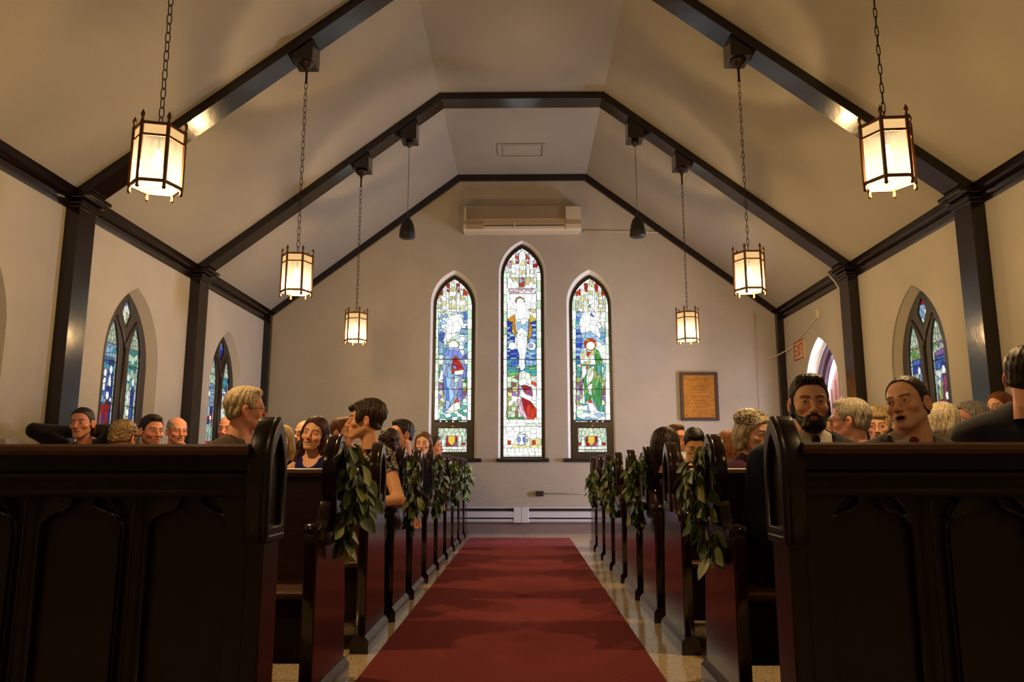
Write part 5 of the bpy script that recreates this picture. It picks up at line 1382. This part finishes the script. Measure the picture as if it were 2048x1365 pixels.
        def sf(X, Y, Z):
            d = np.maximum(body(X, Y, Z) - 0.005, np.abs(X) - 0.12)
            cz = 0.040 + 0.30 * (Y - 0.03)
            ring = np.maximum(neckcap(X, Y, Z, 0.0625, 0.05), Z - cz); ring = np.maximum(ring, -0.05 - Z)
            d = smin(d, ring, 0.008)
            return np.maximum(np.maximum(d, -0.34 - Z), -np.maximum(np.abs(X) - 0.45 * (Z + 0.006), np.maximum(Y + 0.02, -0.006 - Z)))
        V2, Q2 = snets(sf, (-0.14, -0.16, -0.34), (0.14, 0.12, 0.07), 0.005 if res < 0.0035 else 0.008)
        link('shirt', np_mesh('shirt', V2 + np.array(nb), Q2), cloth(O.get('shirt', (222, 216, 208)), 0.8), root)
        if O.get('tie'):
            def tf(X, Y, Z):
                d = np.maximum(np.maximum(body(X, Y, Z) - 0.013, np.abs(X) - (0.013 + 0.11 * (-0.02 - Z))), np.maximum(Z + 0.015, Y + 0.02))
                kn = ell(X, Y, Z, (0, -0.070 + 0.004, -0.012), (0.019, 0.016, 0.020)); return smin(d, kn, 0.006)
            V2, Q2 = snets(tf, (-0.07, -0.19, -0.34), (0.07, 0.02, 0.03), 0.005)
            link('tie', np_mesh('tie', V2 + np.array(nb), Q2), cloth(O['tie'], 0.6), root)
    else:
        def gf(X, Y, Z):
            if kind == 'sleeveless':
                d = body(X, Y, Z) - 0.008; d = np.maximum(d, np.abs(X) - 0.115 * w - 0.35 * np.maximum(0, -0.10 - Z)); nk = 0.085
            elif kind == 'tee':
                d = smin(body(X, Y, Z), arm(X, Y, Z, 0.056, 0.050, 0.0, False), 0.02) - 0.008; nk = 0.066
                for sg in (-1, 1):
                    S_, E_, W_ = P['arms'][sg]; dd = Vector(E_) - Vector(S_); dd.normalize(); mid = Vector(S_) + dd * 0.115
                    near = cap(X, Y, Z, S_, E_, 0.075)
                    d = np.maximum(d, -np.maximum(near, -((X - mid.x) * dd.x + (Y - mid.y) * dd.y + (Z - mid.z) * dd.z)) if True else d)
            else:
                d = top(X, Y, Z, 0.012 + 0.003 * np.sin(25 * X + 31 * Z)); nk = 0.062
            ndp = O.get('neck', -0.05)
            d = np.maximum(d, -cap(X, Y, Z, (0, 0.018, -0.01), (0, -0.01, 0.2), nk)); d = np.maximum(d, -ell(X, Y, Z, (0, -0.10, 0.0), (0.07, 0.10, -ndp + 0.03)))
            return d
        V2, Q2 = snets(gf, (lo[0] - .02, lo[1] - .02, lo[2]), (hi[0] + .02, hi[1] + .02, hi[2]), min(gs, 0.008))
        link(O.get('name', 'dress'), np_mesh('garment', V2 + np.array(nb), Q2), cloth(O['col'], pat=O.get('pat')), root)
    LV2, LQ2 = snets(lambda X, Y, Z: np.maximum(lfn(X, Y, Z, 0.012), -nb.z + 0.085 - Z), (-0.23, -0.44, -nb.z + 0.04), (0.23, 0.12, -hs + 0.19), 0.02)
    link('trousers' if kind == 'suit' or not fem else 'skirt', np_mesh('legwear', xf(LV2, unrot, nb), LQ2), cloth(O.get('low', (30, 30, 36))), root)
    LV3, LQ3 = snets(lambda X, Y, Z: np.maximum(lfn(X, Y, Z, 0.010), Z + nb.z - 0.09), (-0.23, -0.44, -nb.z - 0.02), (0.23, 0.0, -nb.z + 0.12), 0.018)
    link('shoes', np_mesh('shoes', xf(LV3, unrot, nb), LQ3), cloth((22, 20, 22), 0.5), root)
    # hair
    if hair:
        V3, Q3 = snets(hair_sdf(hair, kw), (-0.135, -0.13, min(-0.12, kw.get('len', -0.1) - 0.05)), (0.135, 0.17, 0.145), 0.004 if res < 0.0035 else 0.0055)
        hh = link('hair', np_mesh('hair', V3 * s * np.array(fs), Q3), hair_mat(hcol, hcol2), root)
        hh.matrix_local = Matrix.Translation(hp) @ Rh.to_4x4()
    if beard:
        def bf(X, Y, Z):
            AX = np.abs(X); j = smin(cap(AX, Y, Z, (0.055, 0.002, -0.030), (0.020, -0.062, -0.094), 0.0235, 0.029), ell(X, Y, Z, (0, -0.064, -0.098), (0.034, 0.034, 0.030)), 0.02)
            j = smin(j, ell(X, Y, Z, (0, -0.072, -0.068), (0.034, 0.027, 0.034)), 0.015)
            j = smin(j, cap(AX, Y, Z, (0.066, -0.004, 0.002), (0.062, -0.004, -0.045), 0.0125, 0.021), 0.01)
            tex = 0.0018 * np.sin(170 * X + 40 * Z) * np.sin(150 * Z + 3 * np.sin(90 * X))
            top_ = Z - np.interp(AX, [0, 0.006, 0.022, 0.034, 0.050, 0.060, 0.075], [-0.049, -0.047, -0.052, -0.060, -0.042, -0.018, 0.004])
            mouth = ell(X, Y, Z, (0, -0.095, -0.067), (0.020, 0.03, 0.0075))
            return np.maximum(np.maximum(smax(j + tex, top_, 0.004), -mouth), Y - 0.012)
        V3, Q3 = snets(bf, (-0.09, -0.13, -0.15), (0.09, 0.03, 0.03), 0.0032)
        bb_ = link('beard', np_mesh('beard', V3 * s * np.array(fs), Q3), hair_mat(beard), root); bb_.matrix_local = Matrix.Translation(hp) @ Rh.to_4x4()
    if glasses:
        m = MB(); gm = M['wire'] if glasses == 'dark' else M['silverwire']; t = 0.0015 if glasses == 'dark' else 0.0009
        for sg in (-1, 1):
            pts = []
            for i in range(16):
                a = 2 * math.pi * i / 16; ca, sa = math.cos(a), math.sin(a); q = 0.55
                u = 0.0235 * math.copysign(abs(ca) ** q, ca); v = 0.0165 * math.copysign(abs(sa) ** q, sa)
                pts.append((sg * (0.033 + u), -0.098 + 0.35 * max(0, 0.033 + u - 0.03) , -0.003 + v))
            m.tube(pts, t, 5, True)
            m.tube([(sg * 0.056, -0.088, 0.006), (sg * 0.074, -0.070, 0.005), (sg * 0.083, 0.0, 0.004), (sg * 0.084, 0.022, -0.004)], t * 1.2, 5)
            ml = MB().add([tuple(p) for p in pts], [tuple(range(16))])
        m.tube([(-0.0105, -0.098, 0.001), (0, -0.101, 0.005), (0.0105, -0.098, 0.001)], t, 5)
        gg = m.build('spectacles', gm, root); gg.matrix_local = Matrix.Translation(hp) @ Rh.to_4x4() @ Matrix.Scale(s, 4)
    root['_hp'] = tuple(hp); P_ = (root, hp, Rh)
    del root['_hp']
    return P_
SUIT = lambda c, shirt=(214, 206, 198), tie=None: dict(kind='suit', jacket=c, shirt=shirt, tie=tie)
LONGH = [(0, 0.066), (35, 0.055), (60, 0.02), (80, -0.05), (180, -0.1)]
# --- right block
person('bearded man with short dark hair, navy suit and dark tie, facing the camera', at(1619, 806, 3.33), yaw=9, pitch=2, tyaw=0, s=1.03, w=1.12, res=0.0024, skin=(205, 142, 108), brow=(40, 26, 20),
       hair='short', hcol=(62, 40, 28), hcol2=(16, 10, 8), beard=(36, 22, 16), outfit=SUIT((26, 32, 58), (218, 214, 210), (24, 20, 26)), browt=0.0042, thick=0.008, amp=0.0026, eyeo=0.0055)
person('man with slicked back dark hair, grey suit and red tie, talking with his mouth open', at(1815, 808, 3.33), yaw=-24, pitch=-3, roll=-8, tyaw=-8, s=1.04, w=1.12, res=0.0024, skin=(202, 142, 110), brow=(58, 38, 28),
       hair='slick', hcol=(66, 46, 34), hcol2=(18, 12, 9), expr='talk', outfit=SUIT((52, 48, 48), (205, 196, 186), (110, 30, 34)), eyeo=0.005, gaze=(-0.6, 0), thick=0.006, hl=[(0, 0.088), (25, 0.084), (42, 0.070), (58, 0.040), (72, -0.010), (84, -0.012), (90, 0.016), (112, 0.012), (125, -0.040), (180, -0.062)])
person('large man in a dark suit seen from behind at the right edge', at(2058, 752, 3.28), yaw=165, tyaw=150, s=1.08, w=1.25, res=0.004, skin=(180, 122, 96), hair='short', hcol=(60, 42, 32), hcol2=(18, 12, 10),
       outfit=SUIT((38, 38, 48), (214, 210, 206)), thick=0.008)
person('grey-haired man with glasses in profile, dark suit, turned left towards the bearded man', at(1700, 842, 4.33), yaw=-104, tyaw=-60, s=1.02, w=1.05, res=0.003, skin=(204, 138, 112), brow=(150, 140, 130), old=True,
       hair='short', hcol=(196, 184, 164), hcol2=(120, 108, 92), glasses='dark', outfit=SUIT((34, 34, 40), (220, 216, 214)), thick=0.012)
person('woman with a silver bob seen from behind, beside the man with the red tie', at(1888, 850, 4.33), yaw=168, tyaw=140, s=1.0, w=0.95, res=0.004, skin=(196, 146, 122), fem=1.0, hair='bob', len=-0.10, side=0.034, hcol=(220, 206, 178), hcol2=(140, 126, 104),
       outfit=dict(kind='top', col=(60, 54, 60)), hl=LONGH, thick=0.014)
person('fair-haired woman with glasses behind the man with the red tie', at(1757, 850, 5.15), yaw=-6, pitch=8, s=1.0, w=0.95, res=0.0036, skin=(196, 142, 112), fem=1.0, brow=(130, 100, 70), old=True, hair='pixie', hcol=(196, 170, 124), hcol2=(110, 90, 62),
       glasses='light', outfit=dict(kind='top', col=(70, 66, 70)))
person('grey-haired person with glasses in front of the big man in the dark suit', at(1944, 840, 5.15), yaw=-70, tyaw=-30, s=1.0, res=0.004, skin=(170, 112, 88), brow=(120, 110, 100), hair='short', hcol=(168, 160, 156), hcol2=(90, 84, 80), glasses='dark', outfit=dict(kind='top', col=(52, 44, 48)), thick=0.012)
person('red-haired guest almost hidden behind the big man in the dark suit', at(2000, 815, 5.96), yaw=-40, s=1.0, res=0.005, fem=1.0, hair='long', len=-0.16, hcol=(150, 84, 46), hcol2=(80, 40, 22), outfit=dict(kind='top', col=(60, 40, 40)), hl=LONGH)
person('blond guest mostly hidden between the bearded man and the grey-haired man', at(1650, 862, 5.96), yaw=20, s=1.0, res=0.005, fem=1.0, hair='bob', len=-0.09, hcol=(176, 150, 84), hcol2=(110, 90, 48), outfit=dict(kind='top', col=(60, 60, 70)), hl=LONGH)
hatp = person('woman with pale wavy hair, a beaded beret and a purple coat', at(1508, 866, 4.33), yaw=50, pitch=10, tyaw=25, s=1.0, w=1.0, res=0.003, skin=(196, 146, 122), fem=1.0, old=True, brow=(150, 130, 110), hair='wavy', len=-0.085, side=0.023, open=0.006, hcol=(222, 206, 172), hcol2=(132, 112, 82),
       outfit=dict(kind='top', col=(74, 34, 62), name='coat'), hl=LONGH, thick=0.012)
person('auburn curly-haired guest partly hidden behind the woman in the beaded beret', at(1462, 893, 6.0), yaw=120, s=1.0, res=0.005, fem=1.0, hair='wavy', len=-0.12, hcol=(176, 112, 56), hcol2=(90, 52, 26), outfit=dict(kind='top', col=(80, 50, 50)), hl=LONGH, thick=0.012)
person('black-haired man in a dark jacket looking down, beside the front right garland', at(1389, 889, 5.92), yaw=8, pitch=30, tyaw=0, s=1.0, res=0.003, skin=(206, 142, 96), brow=(20, 16, 14), hair='short', hcol=(26, 22, 22), hcol2=(8, 8, 9), outfit=SUIT((28, 26, 30), (200, 196, 190)), thick=0.015, w=0.92)
person('man with reddish-brown hair and glasses behind the long dark hair', at(1352, 877, 6.75), yaw=48, tyaw=15, s=1.0, res=0.004, skin=(190, 132, 106), brow=(90, 60, 40), hair='short', hcol=(110, 70, 44), hcol2=(52, 32, 20), glasses='light', outfit=dict(kind='top', col=(206, 200, 192), name='shirt'))
person('guest with long dark brown hair seen from behind, by the second right pew end', at(1333, 893, 5.16), yaw=150, tyaw=120, s=1.02, w=0.85, res=0.004, skin=(190, 130, 100), fem=1.0, hair='long', len=-0.19, side=0.034, hcol=(58, 30, 22), hcol2=(18, 9, 8), outfit=dict(kind='top', col=(34, 24, 26)), hl=LONGH, thick=0.013)
# --- left block
person('white-haired man with glasses, brown suit and pink shirt, turned away to the right', at(492, 820, 4.28), yaw=98, tyaw=66, s=1.06, w=1.12, res=0.0026, skin=(196, 132, 104), brow=(170, 160, 150), old=True, hair='short', hcol=(224, 202, 164), hcol2=(128, 110, 84),
       glasses='dark', outfit=SUIT((62, 48, 40), (222, 190, 190)), thick=0.012)
person('smiling woman with long brown hair in a sleeveless navy dress', at(629, 869, 5.18), yaw=-20, pitch=-4, roll=9, tyaw=-10, s=1.0, w=0.92, res=0.0028, skin=(208, 140, 108), fem=1.0, brow=(70, 46, 34), expr='smile', hair='wavy', len=-0.20, side=0.028, hcol=(84, 50, 34), hcol2=(30, 17, 12), lip=(176, 84, 78),
       outfit=dict(kind='sleeveless', col=(22, 24, 92)), hl=LONGH, thick=0.011, bust=True, part=-0.012, gaze=(-0.5, 0.4))
shw = {-1: ((-0.165, 0.01, -0.10), (-0.20, -0.02, -0.36), (-0.06, -0.22, -0.42)), 1: ((0.175, 0.0, -0.11), (0.205, -0.06, -0.385), (-0.02, -0.20, -0.375))}
person('woman with short dark hair in profile, black and white patterned top, elbow on the pew', at(730, 840, 5.04), yaw=-93, tyaw=-32, s=1.12, w=1.0, res=0.0026, skin=(204, 138, 100), fem=1.0, brow=(50, 36, 28), old=True, hair='pixie', hcol=(78, 58, 40), hcol2=(22, 16, 12), lip=(170, 84, 74),
       outfit=dict(kind='tee', col=(16, 16, 18), pat='swirl', name='blouse'), warms={1: (at(773, 922, 5.14), at(797, 1000, 5.00), at(742, 1008, 4.84))}, bust=True, offset=(0.04, 0))
ua = {-1: ((-0.16, 0.01, -0.07), (-0.36, 0.03, 0.03), (-0.14, 0.10, 0.09)), 1: ((0.16, 0.01, -0.07), (0.31, 0.05, 0.02), (0.10, 0.12, 0.10))}
person('woman with dark hair tied back and dark top, both hands raised behind her head', at(164, 847, 5.90), yaw=-24, pitch=0, roll=-3, tyaw=4, s=1.04, w=0.95, res=0.003, skin=(176, 116, 92), fem=1.0, brow=(40, 26, 22), hair='updo', hcol=(40, 24, 20), hcol2=(12, 8, 8), lip=(150, 76, 70),
       outfit=dict(kind='top', col=(16, 15, 19), name='blouse'), warms={-1: (at(122, 893, 6.0), at(68, 862, 5.9), at(140, 864, 6.08)), 1: (at(203, 893, 6.0), at(229, 862, 5.95), at(192, 862, 6.08))}, gaze=(-0.8, 0), thick=0.006)
person('guest with curly fair hair bending down beside the woman with raised arms', at(246, 878, 5.15), yaw=150, pitch=20, s=1.0, res=0.004, skin=(180, 126, 100), fem=1.0, hair='curly', hcol=(150, 120, 78), hcol2=(76, 56, 34), outfit=dict(kind='top', col=(30, 28, 34)), thick=0.014)
person('smiling man with short dark hair at the left, behind the frontal', at(303, 862, 5.85), yaw=28, pitch=3, s=1.02, res=0.003, skin=(184, 120, 94), brow=(36, 26, 22), expr='smile', stubble=0.35, hair='short', hcol=(46, 32, 26), hcol2=(14, 10, 9), outfit=SUIT((24, 24, 30), (60, 60, 70)), eyeo=0.0045, thick=0.010, gaze=(0.6, 0))
person('balding elderly man with glasses smiling, right of the dark-haired smiling man', at(354, 862, 6.76), yaw=22, pitch=3, s=1.04, res=0.0032, skin=(190, 126, 100), brow=(150, 140, 130), old=True, expr='smile', hair='bald', hcol=(190, 182, 172), hcol2=(120, 112, 104), glasses='light', outfit=dict(kind='top', col=(34, 34, 40)), eyeo=0.0045)
person('bald man partly hidden behind the white-haired man in the brown suit', at(456, 859, 6.75), yaw=-22, s=1.06, res=0.0036, skin=(200, 132, 108), brow=(60, 40, 32), stubble=0.2, hair='bald', hcol=(70, 52, 44), hcol2=(40, 28, 24), outfit=SUIT((50, 44, 42), (180, 170, 160)), thick=0.003)
person('blonde woman mostly hidden behind the left frontal post', at(563, 882, 5.95), yaw=-20, s=1.0, res=0.004, skin=(208, 150, 118), fem=1.0, hair='long', len=-0.14, hcol=(206, 172, 112), hcol2=(124, 92, 54), outfit=dict(kind='sleeveless', col=(24, 26, 70)), hl=LONGH, thick=0.011)
person('bald man with glasses in profile behind the smiling brown-haired woman', at(610, 868, 6.76), yaw=-48, s=1.04, res=0.0034, skin=(212, 146, 114), brow=(130, 110, 96), old=True, hair='bald', hcol=(150, 130, 110), glasses='dark', outfit=SUIT((60, 60, 70)), thick=0.004)
person('man with red-brown hair between the smiling woman and the short-haired woman', at(686, 866, 6.0), yaw=55, s=1.0, res=0.004, skin=(210, 136, 112), brow=(110, 70, 44), hair='short', hcol=(130, 80, 44), hcol2=(64, 38, 20), outfit=SUIT((50, 50, 60)))
person('guest with smooth brown hair seen from behind, right of the short-haired woman', at(779, 888, 5.9), yaw=172, s=1.0, res=0.004, hair='curly', amp=0.0005, skin=(190, 130, 104), hcol=(66, 40, 30), hcol2=(26, 15, 12), outfit=SUIT((40, 36, 38)), thick=0.008, hl=[(0, 0.07), (60, 0.03), (85, -0.02), (125, -0.06), (180, -0.085)])
person('dark-haired man in a dark suit with pale shirt, turned left near the aisle', at(803, 869, 6.75), yaw=-62, tyaw=-8, s=1.08, w=1.0, res=0.0034, skin=(198, 134, 108), brow=(50, 36, 28), hair='short', hcol=(48, 34, 28), hcol2=(16, 11, 9), outfit=SUIT((32, 36, 56), (220, 216, 210)), offset=(0.03, 0))
person('girl with light brown hair right of the man in the dark suit', at(847, 888, 7.6), yaw=-12, s=0.98, w=0.8, res=0.0036, skin=(206, 146, 118), fem=1.0, brow=(90, 64, 44), hair='long', len=-0.15, side=0.024, hcol=(130, 86, 50), hcol2=(62, 38, 22), outfit=dict(kind='top', col=(30, 30, 36)), hl=LONGH)
person('dark-haired guest just showing behind the girl by the far left window', at(866, 894, 8.35), yaw=80, s=1.0, w=0.8, res=0.005, skin=(196, 130, 100), hair='short', hcol=(70, 58, 50), hcol2=(34, 26, 22), outfit=dict(kind='top', col=(30, 28, 30)))
# the beaded beret
rt, hp, Rh = hatp
def hatf(X, Y, Z):
    d = ell(X, Y, Z, (0, 0.030, 0.078), (0.098, 0.098, 0.056)); d = smin(d, ell(X, Y, Z, (0, 0.012, 0.045), (0.088, 0.104, 0.040)), 0.02)
    return np.maximum(d, 0.036 - 0.45 * (Y + 0.02) - Z) + 0.001 * np.sin(200 * X) * np.sin(200 * Y)
V3, Q3 = snets(hatf, (-0.12, -0.13, -0.06), (0.12, 0.16, 0.16), 0.004)
hat = link('beaded_beret', np_mesh('beaded_beret', V3, Q3), cloth((170, 150, 120), 0.35, pat='sequin'), None)
hat.matrix_world = Matrix.Translation(rt.location) @ Matrix.Rotation(rt.rotation_euler.z, 4, 'Z') @ Matrix.Translation(hp) @ Rh.to_4x4()
hat.parent = rt; hat.matrix_parent_inverse = (Matrix.Translation(rt.location) @ Matrix.Rotation(rt.rotation_euler.z, 4, 'Z')).inverted()
